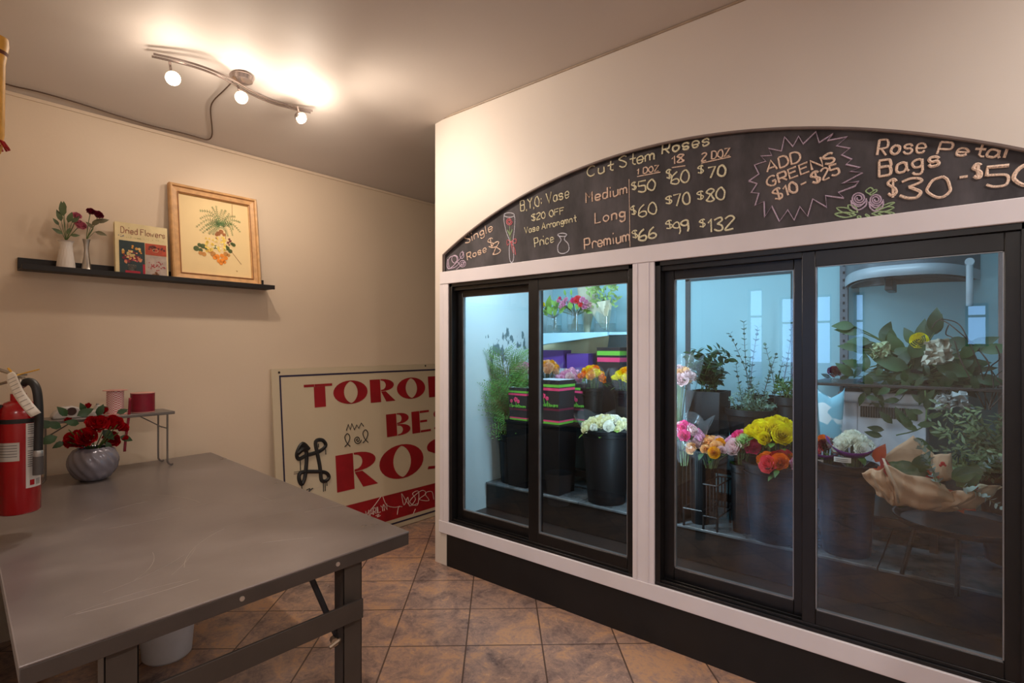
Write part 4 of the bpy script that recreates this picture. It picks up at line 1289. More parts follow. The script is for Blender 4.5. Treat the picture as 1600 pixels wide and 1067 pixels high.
lines(l2, face(.82), face(1.12), [.093 + .004 * i for i in range(5)], .0018, M_txt, 'label_code_lines')
# inspection tag and its yellow tie
tp = E_ + Vector((0, 0, hh + .140)) + vx * .012 - vf * .02
def tagfn(u, t):
    q = tp + vx * (.105 * t ** 1.15) + Vector((0, 0, -.135 * t ** 1.25 + .004)) - vf * (.022 + .03 * math.sin(t * 2.2))
    return q + (vx * .72 + Vector((0, 0, .34))) * (.046 * (u - .5) * (1 if t > .12 else .5 + 4 * t))
tg = obj('inspection_tag', B().grid(tagfn, 4, 12), mat('tag_paper', (222, 214, 202), .7, var=.03), fe)
tg.modifiers.new('thick', 'SOLIDIFY').thickness = .0006
b = B()
for t in [.2 + .085 * i for i in range(9)]:
    b.tube([Vector(tagfn(.14, t)) - vf * .001, Vector(tagfn(.86, t)) - vf * .001], .0006, 4)
obj('tag_print', b, M_txt, tg)
yt = mat('tie_yellow', (214, 160, 34), .4)
b = B().tube(crom([tp + vx * -.028 + Vector((0, 0, .018)), tp + vx * -.012, tp + vx * .01 - Vector((0, 0, .006)) - vf * .02, tp + vx * .02, tp + vx * .075 + Vector((0, 0, .014))], 5), [.0034] * 5 + [.0022] * 16, 5)
obj('yellow_tie', b, yt, fe)
obj('wall_bracket', B().box(.235, EX - .04, EY - .022, EY + .022, EZ + .20, EZ + .36), M_blackmat, fe, .002)

# yellow hanging ornament at the top left edge
q = onY(3, 60, 2.36)
oz0, oz1 = onY(3, 236, 2.36).z, onY(3, 62, 2.36).z
ox = .262
hg = thing('hanging_scroll', 'narrow golden yellow scroll with a red tassel hanging on the pillar', 'wall ornament', (ox, 2.36, oz1))
M_gold = mat('scroll_yellow', (224, 166, 62), .5, var=.1, scale=30)
obj('scroll_body', B().lathe([(0, oz0 + .03), (.022, oz0 + .03), (.025, oz0 + .05), (.027, oz1 - .08), (.036, oz1 - .02), (.034, oz1), (0, oz1)], 20, (ox, 2.36, 0)), M_gold, hg)
obj('scroll_bands', B().lathe([(.0265, oz1 - .055), (.031, oz1 - .055), (.034, oz1 - .045), (.030, oz1 - .04)], 20, (ox, 2.36, 0)), mat('band_brown', (110, 56, 30), .6), hg)
b = B()
for i in range(14):
    a = i * 2 * pi / 14
    b.tube([(ox, 2.36, oz0 + .032), (ox + .024 * math.cos(a), 2.36 + .024 * math.sin(a), oz0 + .026), (ox + .036 * math.cos(a), 2.36 + .036 * math.sin(a), oz0 + .006)], .004, 5)
obj('red_tassel', b, mat('tassel_red', (176, 24, 30), .6), hg)
obj('tassel_end', B().lathe([(0, oz0 - .012), (.016, oz0 - .01), (.022, oz0 + .02), (.02, oz0 + .034), (0, oz0 + .034)], 14, (ox, 2.36, 0)), M_gold, hg)

# ---------------------------------------------------------------- ceiling light over the table
LY, LX = 2.90, 1.262
lz = cove(LY)
fx = thing('ceiling_light', 'curved chrome ceiling light with three lit bulbs above the steel table', 'ceiling light', (LX, LY, lz))
M_chrome = mat('fixture_nickel', (170, 156, 150), .22, .85, var=.05)
obj('canopy', B().lathe([(0, 0), (.056, .0), (.060, -.008), (.052, -.028), (.03, -.036), (0, -.038)], 32, (LX, LY, lz + .006)), M_chrome, fx)
def barz(t):
    return lz - .045 + .012 * math.sin(t * pi)
for off in (0, .022):
    pts = [(LX + .40 * t, LY + .075 * math.sin(t * pi) + off, barz(t) - off * .2) for t in [i / 14 - 1 for i in range(29)]]
    obj('curved_bar', B().tube(pts, .0055, 6), M_chrome, fx)
BULB = emit('lamp_glow', (1, .86, .66), 55)
LAMPS = [(270, 122, .028), (377, 152, .019), (470, 184, .015)]
for u, v_, r in LAMPS:
    q = onY(u, v_, LY - .03)
    top = Vector((q.x, LY + .01, lz - .05))
    o = obj('lamp_arm', B().tube([top, q + Vector((0, .02, .03))], .006, 6), M_chrome, fx)
    d = Vector((-.15, -.75, -.45)).normalized() if u < 300 else Vector((-.2 if u < 400 else .1, -.8, -.5)).normalized()
    hd = B()
    ax = [q - d * .035, q - d * .030, q - d * .005, q + d * .006]
    hd.tube(ax, [.012, .022, .030, .032], 18, False)
    obj('lamp_head', hd, M_chrome, o)
    bb = B().ball(q, r)
    obj('bulb', bb, BULB, o)
    light('ceiling_bulb_light', 'POINT', q + d * .045, 6.5 if u > 400 else 3.3, WARM, .03)
    aim, pw, an = ((2.39, 1.9, 2.15), 44, 2.3) if u > 400 else ((2.1, 3.5, 1.5), 17, 2.0) if u > 300 else ((1.75, 1.6, 0), 46, 2.0)
    light('ceiling_spot_light', 'SPOT', q + d * .05, pw, WARM, .03, aim, an, 1.0)
# its flex and the cable along the picture line
def cz(u, v):                      # where that line of sight meets the cove
    lo, hi = 2.2, YW
    for _ in range(40):
        y = (lo + hi) / 2
        if onY(u, v, y).z > cove(y):
            hi = y
        else:
            lo = y
    return onY(u, v, lo - .006) - Vector((0, 0, .004))
pts = [Vector((LX - .03, LY, lz - .02))]
for u, v in ((350, 140), (334, 156), (329, 170), (331, 195), (331.5, 208), (329, 215), (324, 217)):
    pts.append(cz(u, v))
for u, v in ((318, 216), (290, 208), (240, 196), (186, 180), (120, 159), (60, 142), (20, 133), (-30, 118)):
    pts.append(cz(u, v))
o = obj('power_cord', B().tube(crom(pts, 4), .0035, 6), mat('cord_brown', (84, 62, 48), .5))
tag(o, 'thin brown cord running from the ceiling light along the tan wall', 'cord')

# ---------------------------------------------------------------- shop behind the camera (seen mirrored in the glass)
def fill_lamp(x, y):  # unseen fitting added to go with each fill light
    t = thing('fill_downlight', 'added round white ceiling lamp, unseen, for fill light', 'ceiling light', (x, y, ZC), 'added fill lamps in the shop')
    obj('lamp_housing', B().lathe([(0, 0), (.15, 0), (.15, -.05), (.135, -.062), (.125, -.05), (0, -.03)], 32, (x, y, ZC)), M_white, t)
    obj('diffuser', B().lathe([(0, -.052), (.12, -.05), (.12, -.046), (0, -.046)], 24, (x, y, ZC)), emit('diffuser_glow', (1, .86, .7), 6), t)
for x, y in FILL_LAMPS:
    fill_lamp(x, y)
ct = thing('sales_counter', 'white panelled sales counter behind the camera', 'counter', (.9, -.8, 0))
M_ctr = mat('counter_paint', (214, 208, 200), .5, var=.08, scale=7)
obj('counter_body', B().box(.45, 1.33, -1.5, -.165, .06, 1.08), M_ctr, ct, .006)
obj('counter_top', B().box(.42, 1.345, -1.53, -.155, 1.08, 1.12), mat('counter_top', (96, 80, 66), .4), ct, .004)
obj('plinth', B().box(.48, 1.30, -1.48, -.19, 0, .06), M_blackmat, ct)

# ---------------------------------------------------------------- inside the flower cooler
LT = .466                                   # top of the raised floor
def bucket(label, c, z0, z1, r1, r0=None, group=None, name='flower_bucket', cat='bucket', m=None, rim=True):
    r0 = r0 or r1 * .82
    t = thing(name, label, cat, (c[0], c[1], z0), group)
    h_ = z1 - z0
    prof = [(0, 0), (r0 * .96, 0), (r0, .006)] + [(r0 + (r1 - r0) * i / 5, h_ * i / 5) for i in range(1, 5)] + [(r1, h_ - .02)]
    if rim:
        prof += [(r1 + .008, h_ - .018), (r1 + .009, h_ - .003), (r1 + .004, h_)]
    prof += [(r1 - .004, h_), (r0 + .004, .05), (0, .045)]
    obj('bucket_body', B().lathe(prof, 36, (c[0], c[1], z0)), m or M_bucket, t)
    if rim:
        obj('rim_band', B().lathe([(r1 - .002, h_ - .05), (r1 + .004, h_ - .05), (r1 + .005, h_ - .043), (r1 - .002, h_ - .043)], 36, (c[0], c[1], z0)), m or M_bucket, t)
    return t
def square_bin(label, c, z0, z1, w, d, group=None, k=.88):
    t = thing('square_bin', label, 'bin', (c[0], c[1], z0), group)
    x, y = c[0], c[1]
    b = B()
    def rg(s, z):
        return [(x - d / 2 * s, y - w / 2 * s, z), (x + d / 2 * s, y - w / 2 * s, z), (x + d / 2 * s, y + w / 2 * s, z), (x - d / 2 * s, y + w / 2 * s, z)]
    vs = rg(k, z0) + rg(1, z1) + rg(.95, z1) + rg(k * .95, z0 + .02)
    fs = [(3, 2, 1, 0)] + [(a * 4 + i, a * 4 + (i + 1) % 4, a * 4 + 4 + (i + 1) % 4, a * 4 + 4 + i) for a in range(3) for i in range(4)] + [(12, 13, 14, 15)]
    b.add(vs, fs)
    obj('bin_body', b, M_bucket, t, .004)
    b = B()
    for q in ((x - d / 2 - .006, x - d / 2 + .004, y - w / 2 - .006, y + w / 2 + .006), (x + d / 2 - .004, x + d / 2 + .006, y - w / 2 - .006, y + w / 2 + .006),
              (x - d / 2, x + d / 2, y - w / 2 - .006, y - w / 2 + .004), (x - d / 2, x + d / 2, y + w / 2 - .004, y + w / 2 + .006)):
        b.box(*q, z1 - .014, z1 + .002)
    obj('bin_rim', b, M_bucket, t, .002)
    return t
def bunch(label, c, rad, dome, ms, n, size, group='wrapped rose bunches in the cooler', sleeve=None, stem=.16, tilt=(0, 0), cat='flowers', name='rose_bunch', leaves=0, gm=None):
    """roses packed on a dome; c is the centre of the dome's base"""
    c = Vector(c)
    t = thing(name, label, cat, c - Vector((0, 0, stem)), group)
    b = B()
    ga = pi * (3 - math.sqrt(5))
    for i in range(n):
        k = math.sqrt((i + .5) / n)
        a = i * ga + R.uniform(-.2, .2)
        x, y = k * math.cos(a) * rad, k * math.sin(a) * rad
        z = dome * (1 - k * k) + R.uniform(-.006, .006)
        d = Vector((x * 1.3 / rad + tilt[0], y * 1.3 / rad + tilt[1], .9 - .25 * k))
        q = c + Vector((x, y, z))
        bloom(t, q, d, size * R.uniform(.88, 1.1), ms[(i * 7 + i // 3) % len(ms)], i % 3)
        b.tube([q - d.normalized() * size, c + Vector((x * .35, y * .35, -stem * .55)), c + Vector((x * .22, y * .22, -stem))], .0028, 5)
    obj('stems', b, G_stem, t)
    if leaves:
        g = B()
        for i in range(leaves):
            a = R.uniform(0, 2 * pi)
            q = c + Vector((math.cos(a) * rad * R.uniform(.6, 1.0), math.sin(a) * rad * R.uniform(.6, 1.0), R.uniform(-.06, .01)))
            g.leaf(q, (math.cos(a), math.sin(a), R.uniform(-.4, .6)), (0, 0, 1), R.uniform(.04, .07), R.uniform(.022, .034))
        obj('leaves', g, gm or G_mid, t)
    if sleeve:
        up, ro, lo = sleeve
        def fn(u, v):
            a = u * 2 * pi
            r = (rad * .35) * (1 - v) ** 1.5 + (rad * 1.08 + ro * v) * (1 - (1 - v) ** 1.8)
            wob = 1 + (.03 + .05 * v * v) * math.sin(a * 7 + 3 * v) + .03 * math.sin(a * 3)
            zz = -lo + (lo + up) * v + .022 * v * v * math.sin(a * 5 + 1)
            return c.x + r * wob * math.cos(a), c.y + r * wob * math.sin(a), c.z + zz
        obj('clear_sleeve', B().grid(fn, 42, 8, True), M_sleeve, t)
    return t
def at(u, v, x):
    return onX(u, v, x)

# --- stands: a dark tiered bench behind, and a long one on the right
M_bench = mat('dark_bench', (20, 18, 18), .5, var=.2)
def bench(label, x0, x1, y0, y1, z, legs=True):
    t = thing('plant_bench', label, 'bench', ((x0 + x1) / 2, (y0 + y1) / 2, LT))
    obj('bench_top', B().box(x0, x1, y0, y1, z - .03, z), M_bench, t, .003)
    for x in (x0 + .02, x1 - .05):
        for y in (y0 + .02, y1 - .05):
            obj('leg', B().box(x, x + .03, y, y + .03, LT, z - .03), M_bench, t)
    obj('lower_rail', B().box(x0 + .025, x0 + .045, y0 + .03, y1 - .03, LT + .08, LT + .12), M_bench, t)
bench('dark bench carrying the back row of rose buckets, left half of the cooler', 2.98, 3.50, 1.42, 2.53, .90)
bench('dark bench carrying the potted greenery behind the peach roses', 3.02, 3.46, .52, 1.27, .73)
bench('dark bench carrying the white vented cabinet, under the leafy shelf', 3.08, 3.46, .09, .49, .73)

# --- tall back shelf with glass vases
SHX, SHZ = 3.16, 1.4925
ys0, ysk = at(838, 520, SHX).y, at(951, 518, SHX).y
t = thing('wall_shelf', 'pale blue shelf board high on the cooler back wall, holding glass vases', 'shelf', (3.35, 2.0, SHZ))
obj('shelf_board', B().box(SHX, XB, 1.56, 2.43, SHZ - .018, SHZ), M_cool, t, .002)
b = B()
y0_, y1_ = ysk, 2.43
b.add([(x, y, z) for x in (SHX - .014, SHX) for y, z in ((y0_, SHZ + .002), (y0_, SHZ - .022), (y1_, SHZ - .086), (y1_, SHZ + .002))], [(0, 1, 2, 3), (7, 6, 5, 4), (0, 4, 5, 1), (1, 5, 6, 2), (2, 6, 7, 3), (3, 7, 4, 0)])
obj('tapered_fascia', b, mat('fascia_blue', (170, 212, 222), .45, var=.05), t)
obj('shelf_bracket', B().box(SHX + .05, XB, 1.60, 1.62, SHZ - .14, SHZ - .018), M_cool, t)
# kraft paper hanging below it
pts = [at(843, 541, 3.40), at(953, 522, 3.40), at(958, 548, 3.40), at(940, 582, 3.42), at(843, 588, 3.42)]
b = B()
b.grid(lambda u, v: tuple(pts[0].lerp(pts[1], u).lerp(pts[4].lerp(pts[3], u), v) + Vector((.02 * math.sin(u * 6 + v * 2), 0, .006 * math.sin(u * 9)))), 16, 6)
o = obj('kraft_paper_sheet', b, mat('kraft_sheet_pale', (240, 230, 186), .75, var=.05, trans=.1))
tag(o, 'crumpled pale brown paper sheet hanging below the vase shelf', 'paper')
o.modifiers.new('thick', 'SOLIDIFY').thickness = .001
def glass_vase(label, u, v, w, hgt, x):
    c = at(u, v, x); c = Vector((x, c.y, SHZ))
    t = thing('glass_vase', label, 'vase', c, 'clear glass vases on the high shelf')
    obj('vase_body', B().lathe([(0, 0), (w * .94, 0), (w, .006), (w, hgt), (w - .004, hgt), (w - .005, .014), (0, .012)], 28, c), M_vase, t)
    obj('water', B().lathe([(0, .014), (w - .006, .014), (w - .006, hgt * .42), (0, hgt * .42)], 24, c), clear('vase_water', (.72, .80, .78), .5, 0, 1.33, .12, (.35, .42, .36)) if 'vase_water' not in MATS else MATS['vase_water'], t)
    return c
v1 = glass_vase('clear glass vase with a yellow flower and big leaves, at the left', 866, 520, .058, .145, 3.26)
v2 = glass_vase('round clear glass vase with pink and coral roses, second from left', 899, 519, .062, .155, 3.27)
v3 = glass_vase('wide clear glass vase holding the paper wrapped greens', 946, 516, .078, .155, 3.29)
def arrangement(label, c, hgt, heads, leaves, gm, x):
    t = thing('flower_arrangement', label, 'flowers', c, 'arrangements in the glass vases')
    base = c + Vector((0, 0, hgt * .9))
    b, g = B(), B()
    for u, v, r, m in heads:
        q = at(u, v, x + R.uniform(-.03, .0))
        b.tube(crom([c + Vector((R.uniform(-.03, .03), R.uniform(-.03, .03), .015)), base, q]), .0026, 5)
        bloom(t, q, (-.9, q.y - c.y, .45), r, m, R.randrange(3))
    for u, v, a, L, wd in leaves:
        q = at(u, v, x + R.uniform(-.03, .03))
        b.tube([base - Vector((0, 0, .08)), base, q], .002, 5)
        g.leaf(q, (-.25, -math.cos(a), math.sin(a)), (-1, 0, .3), L, wd, .25)
    obj('stems', b, G_stem, t)
    obj('leaves', g, gm, t)
arrangement('yellow and pink flower beside one broad green leaf in the left vase', v1, .125, [(849, 476, .024, P_yel), (843, 482, .02, P_pale), (843, 474, .018, P_pale)],
            [(858, 486, 1.5, .12, .06), (868, 486, 1.35, .10, .05), (850, 488, 2.4, .06, .03), (862, 492, 2.0, .08, .04), (872, 480, 1.5, .09, .02), (880, 478, 1.3, .07, .03), (846, 490, 2.7, .07, .035), (874, 490, .8, .08, .04), (855, 494, 1.8, .07, .04), (866, 494, 1.2, .06, .035)], G_lite, 3.20)
arrangement('pink and coral rose arrangement with a light leaf in the middle vase', v2, .135,
            [(873, 470, .024, P_pink), (880, 474, .026, P_pink), (876, 480, .022, P_pink), (884, 468, .02, P_pink), (891, 474, .026, P_pink), (895, 469, .02, P_hot), (902, 468, .03, P_coral), (910, 468, .024, P_pink), (916, 472, .026, P_pink), (921, 476, .024, P_pale), (914, 478, .024, P_pink), (907, 476, .02, P_coral), (875, 466, .018, P_hot)],
            [(900, 484, 1.0, .06, .045), (906, 484, .7, .06, .04), (885, 482, 2.6, .05, .034), (870, 484, 2.8, .06, .04), (878, 486, 1.8, .06, .04), (892, 484, 1.6, .07, .045), (911, 486, .5, .06, .035), (918, 484, 1.2, .06, .03), (868, 478, 2.2, .06, .03), (893, 462, 1.6, .05, .02), (884, 462, 1.8, .05, .02), (915, 486, -.2, .06, .03)], G_lite, 3.20)
# wrapped greens leaning in the third vase
t = thing('wrapped_greens', 'green foliage bunch in cream paper standing in the wide glass vase', 'flowers', v3)
top = at(946, 448, 3.24)
g = B()
for i in range(170):
    u, v = R.uniform(918, 966), R.uniform(438, 482)
    if (u - 942) ** 2 / 26 ** 2 + (v - 462) ** 2 / 26 ** 2 > 1:
        continue
    q = at(u, v, 3.22 + R.uniform(-.03, .06))
    a = R.uniform(.2, 2.9)
    g.leaf(q, (R.uniform(-.6, .2), -math.cos(a), math.sin(a)), (-1, 0, 0), R.uniform(.02, .045), R.uniform(.010, .02), .2, 3)
obj('leaves', g, mat('leaf_lime', (142, 172, 96), .5, var=.3, trans=.2), t)
def paper_cone(par, p0, w0, p1, w1, m, sag=.0, name='paper_wrap'):
    ax = (p1 - p0)
    side = Vector((0, 1, 0)); fr = Vector((-1, 0, 0))
    def fn(u, v):
        a = (u - .5) * 3.4
        w = w0 + (w1 - w0) * v
        q = p0 + ax * v + side * (w * math.sin(a)) + fr * (w * .6 * math.cos(a)) + Vector((0, 0, .02 * v * math.sin(u * 13)))
        return tuple(q)
    o = obj(name, B().grid(fn, 18, 8), m, par)
    return o
M_cream = mat('cream_wrap', (216, 206, 178), .7, var=.06, trans=.15)
paper_cone(t, v3 + Vector((0, 0, .03)), .025, at(938, 478, 3.24), .085, M_cream)
obj('paper_flap', B().grid(lambda u, v: tuple(at(932 + 22 * u * (1 - .75 * v) + 12 * v, 472 - 4 * u * (1 - v) + 22 * v, 3.17 + .02 * math.sin(u * 7 + v * 4))), 8, 6), M_cream, t)
obj('stems', B().tube([v3 + Vector((0, 0, .02)), at(944, 468, 3.26)], .012, 6), G_stem, t)
t = thing('paper_cone', 'rolled cream paper cone standing behind the coral roses', 'paper', v2 + Vector((.06, -.03, 0)))
obj('paper_roll', B().grid(lambda u, v: tuple(v2 + Vector((.085 + (.02 + .07 * v) * .4 * math.cos(u * 6.0), -.045 + (.02 + .075 * v) * math.sin(u * 6.0), .0 + .36 * v + .03 * v * math.sin(u * 6)))), 22, 8), M_cream, t)
# leaf hint at the top of the right vase pane
# --- back row on the bench (left half)
BZ = .90
def back(label_b, label_f, u, v, x, rad, dome, ms, n, size, zr, leaves=8, sl=(.05, .02, .14)):
    c = at(u, v, x)
    bucket(label_b, (x, c.y), BZ, zr, rad * .92, rad * .78, 'black buckets on the back bench')
    bunch(label_f, (x, c.y, c.z - dome * .45), rad, dome, ms, n, size, sleeve=sl, leaves=leaves, stem=max(.08, c.z - dome * .45 - BZ - .06))
    return c
back('black bucket of the pink roses next to the fern', 'pale pink wrapped roses next to the fern, against the peeling wall', 816, 576, 3.05, .080, .06, [P_pink, P_pale, P_pink], 17, .030, 1.16)
back('black bucket of the peach roses behind the striped boxes', 'peach and golden wrapped roses behind the tallest striped box', 855, 573, 3.11, .085, .06, [P_peach, P_gold, P_gold, P_peach], 16, .030, 1.15)
back('black bucket of the pink roses in the middle', 'pale pink wrapped roses left of the orange roses', 891, 586, 3.08, .085, .055, [P_pink, P_pale, P_pink], 16, .029, 1.13)
back('black bucket of the orange roses', 'golden orange wrapped roses behind the cream flowers', 925, 583, 3.06, .078, .065, [P_gold, P_gold, P_or, P_yel], 16, .030, 1.13)
back('black bucket of the yellow roses by the white post', 'bright yellow wrapped roses cut off by the white post', 980, 585, 3.05, .085, .065, [P_yel, P_yel, P_gold], 16, .031, 1.13)

# --- striped and purple flower carrier boxes
M_cb, M_cg, M_cp, M_cw = mat('carrier_black', (44, 40, 44), .4, var=.1), mat('carrier_green', (112, 190, 66), .45, var=.05), mat('carrier_pink', (232, 70, 118), .45, var=.05), mat('carrier_white', (214, 226, 234), .6, var=.03)
M_pur, M_cmar = mat('carrier_purple', (92, 58, 150), .45, var=.08), mat('carrier_maroon', (112, 36, 60), .5, var=.1)
def carrier(label, c, z0, hgt, w, d, bands, group, cat='box', rot=0, text=None, k=.9, name='flower_box'):
    """open tapered card box; bands = [(from, to, material index)] as parts of the height"""
    t = thing(name, label, cat, (c[0], c[1], z0), group)
    ms = [M_cb, M_cg, M_cp, M_cw, M_pur, M_cmar]
    b = B()
    cs, sn = math.cos(rot), math.sin(rot)
    def P(f, a, e, inn=0):
        s = (k + (1 - k) * f) * (1 - inn)
        x, y = a * d / 2 * s, e * w / 2 * s
        return c[0] + x * cs - y * sn, c[1] + x * sn + y * cs, z0 + hgt * f
    cor = ((-1, -1), (1, -1), (1, 1), (-1, 1))
    for f0, f1, mi in bands:
        b.m = mi
        for i in range(4):
            p, q = cor[i], cor[(i + 1) % 4]
            b.add([P(f0, *p), P(f0, *q), P(f1, *q), P(f1, *p)], [(0, 1, 2, 3)])
    b.m = 3
    for i in range(4):
        p, q = cor[i], cor[(i + 1) % 4]
        b.add([P(.02, *p, .03), P(.02, *q, .03), P(1, *q, .03), P(1, *p, .03)], [(3, 2, 1, 0)])
        b.add([P(1, *p), P(1, *q), P(1, *q, .03), P(1, *p, .03)], [(0, 1, 2, 3)])
    b.m = 0
    b.add([P(.02, *p) for p in cor], [(0, 1, 2, 3)])
    obj('box_body', b, ms, t, smooth=0)
    if text:
        # front face: the side facing the doors (a = -1); reading direction is -y
        def ff(a, f):
            x, y, z = P(f, -1, 1 - 2 * a)
            return x - .0015, y, z
        for word, a0, a1, f_, hh_ in text:
            bt_ = B()
            st, wd = strokes(word, .25)
            for s in st:
                bt_.tube([ff(a0 + (a1 - a0) * p / wd, f_ + hh_ * q) for p, q in s], .0022, 4)
            obj('script_lettering', bt_, M_cg, t)
        br, bs = B(), B()
        for a, f, r in ((.40, .63, .017), (.54, .58, .013), (.16, .58, .012)):
            for i in range(5):
                an = i * 1.26
                p = ff(a, f)
                br.ball((p[0], p[1] + r * .6 * math.cos(an), p[2] + r * .6 * math.sin(an)), r * .5, 6, .12, 1, 1)
            bs.tube([ff(a, f - .05), ff(a + .03, f - .2)], .0016, 4)
        obj('printed_roses', br, M_cp, t)
        obj('printed_stems', bs, M_cg, t)
    return t
STR = [(0, .05, 1), (.05, .09, 2), (.09, .27, 0), (.27, .31, 0), (.31, .36, 5), (.36, .76, 0), (.76, .82, 2), (.82, .84, 0), (.84, .90, 1), (.90, 1, 0)]
GB = 'striped black flower boxes in the cooler'
cA, cB, cC = at(820, 650, 2.87), at(866, 660, 2.865), at(902, 655, 3.02)
square_bin('black square bin carrying the short striped box next to the fern', (2.87, cA.y), LT, .905, .17, .19, 'black square bins')
square_bin('black square bin carrying the tallest striped box', (2.865, cB.y), LT, .905, .22, .20, 'black square bins')
WORDS = [('Eternal', .06, .50, .40, .075), ('Flowers', .54, .96, .40, .075)]
carrier('striped black flower box next to the fern, left of the tall one', (2.87, cA.y), .908, at(820, 606, 2.80).z - .908, .16, .16, STR, GB, text=WORDS)
carrier('tallest striped black flower box with green script, in front', (2.865, cB.y), .908, at(866, 594, 2.78).z - .908, .205, .18, STR, GB, text=WORDS)
carrier('striped black flower box half hidden right of the tall one', (3.065, cC.y), .903, at(902, 600, 2.98).z - .903, .15, .14, STR, GB, text=WORDS)
cD = at(952, 545, 3.22)
carrier('striped black flower box with clear sides, high behind the orange roses', (3.28, cD.y), .905, cD.z + .01 - .905, .175, .15, [(0, .80, 0), (.80, .86, 2), (.86, .89, 0), (.89, .95, 1), (.95, 1, 0)], GB)
PUR = [(0, .72, 3), (.72, 1, 4)]
GP = 'purple topped white flower boxes'
for lab, u, v, w in (('purple topped box behind the pink roses by the fern', 817, 548, .10), ('purple topped white box behind the peach roses', 868, 547, .21), ('purple topped white box left of the high striped box', 908, 552, .18)):
    c = at(u, v, 3.28)
    carrier(lab, (c.x, c.y), .905, c.z - .905, w, .10, PUR, GP, k=.94)

# --- cream flowers in the tall black bucket
c = at(948, 670, 2.88)
bucket('tall black bucket of cream flowers in front of the ledge edge', (2.88, c.y), LT, .905, .145, .112)
bunch('large bunch of cream white flowers in the tall black bucket', (2.88, c.y, .915), .150, .055, [P_cream, P_cream, P_white], 46, .033, 'wrapped rose bunches in the cooler', (.07, .03, .10), .30, leaves=10, gm=G_lite)
# pink roses at the edge of the white post
c = at(1000, 640, 2.82)
bunch('small pink bunch half hidden by the white post', (2.9, 1.40, 1.0), .07, .05, [P_pale, P_pink], 12, .028, sleeve=(.05, .02, .14), stem=.1)
bucket('black bucket hidden behind the white post', (2.9, 1.40), LT, .95, .09, .075)

# --- cedar greens in the corner bucket
cf = Vector((2.90, 2.41, LT))
bucket('black bucket of fern greens in the left corner', (cf.x, cf.y), LT, .80, .115, .098)
t = thing('fern_greens', 'tall feathery green cedar branches in the left corner of the cooler', 'greenery', cf)
b, g = B(), B()
def spray(p, d, L, lev, up):
    """flat feathery branch"""
    d = d.normalized()
    side = d.cross(up).normalized()
    n = max(4, int(L / (.030 if lev == 0 else .017)))
    pts = [p + d * (L * i / n) + Vector((0, 0, -.16 * L * (i / n) ** 2)) for i in range(n + 1)]
    b.tube(pts, [(.0028 if lev == 0 else .0012) * (1 - .8 * i / n) for i in range(n + 1)], 4)
    for i in range(n // 3 if lev == 0 else 1, n):
        s = i / n
        for sg_ in (1, -1):
            dd = (d * .8 + side * sg_ * .75 + Vector((R.uniform(-.2, .2), 0, -.10))).normalized()
            if lev == 0:
                spray(pts[i], dd, L * .40 * (.25 + .75 * math.sin(pi * (.12 + .88 * (1 - s)))) * R.uniform(.7, 1.1), 1, up)
            else:
                g.leaf(pts[i], dd, up, max(.010, L * .30 * (1.1 - s)), .0058, .12, 2, .1)
    g.leaf(pts[-1], d, up, .024, .006, .1, 2)
for u, v, x in ((742, 526, 2.80), (760, 556, 2.86), (726, 578, 2.74), (722, 606, 2.73), (728, 648, 2.74), (778, 572, 2.88), (798, 606, 2.94), (812, 655, 2.82), (768, 596, 2.78), (748, 610, 2.76), (786, 645, 2.78), (740, 662, 2.74), (800, 668, 2.78)):
    e = at(u, v, x)
    e.y = min(e.y, 2.46)
    p = Vector((cf.x + R.uniform(-.05, .03), cf.y + R.uniform(-.05, .0), .74))
    d = e - p
    spray(p, d + Vector((0, 0, .10 * d.length)), d.length * 1.0, 0, Vector((-.8, -.2, .55 + R.uniform(-.3, .3))))
for q_ in (b, g):
    q_.v = [(x, min(y, 2.55), z) for x, y, z in q_.v]
obj('branch', b, mat('cedar_stem', (112, 96, 48), .6, var=.2), t)
o = obj('leaves', g, G_cedar, t)

# ---------------------------------------------------------------- right half
def stem_plant(g, b, base, tip, n, L, W, bend=.25, pairs=True, curve=.06, r=.0028, start=.3, up=None):
    base, tip = Vector(base), Vector(tip)
    mid = base.lerp(tip, .5) + Vector((R.uniform(-curve, curve), R.uniform(-curve, curve), .02))
    path = [Vector(p) for p in crom([base, mid, tip], 8)]
    b.tube(path, [r * (1 - .6 * i / (len(path) - 1)) for i in range(len(path))], 5)
    for i in range(n):
        s = start + (1 - start) * i / max(1, n - 1)
        k = s * (len(path) - 1)
        i0 = min(int(k), len(path) - 2)
        p = path[i0].lerp(path[i0 + 1], k - i0)
        d = (path[i0 + 1] - path[i0]).normalized()
        a = i * 2.4
        o = d.orthogonal().normalized()
        q = d.cross(o)
        for sg_ in ((1, -1) if pairs else (1,)):
            out = (o * math.cos(a) + q * math.sin(a)) * sg_
            sc_ = R.uniform(.75, 1.1) * (1 - .35 * s)
            g.leaf(p, out * .8 + d * .55, d, L * sc_, W * sc_, bend, 4)
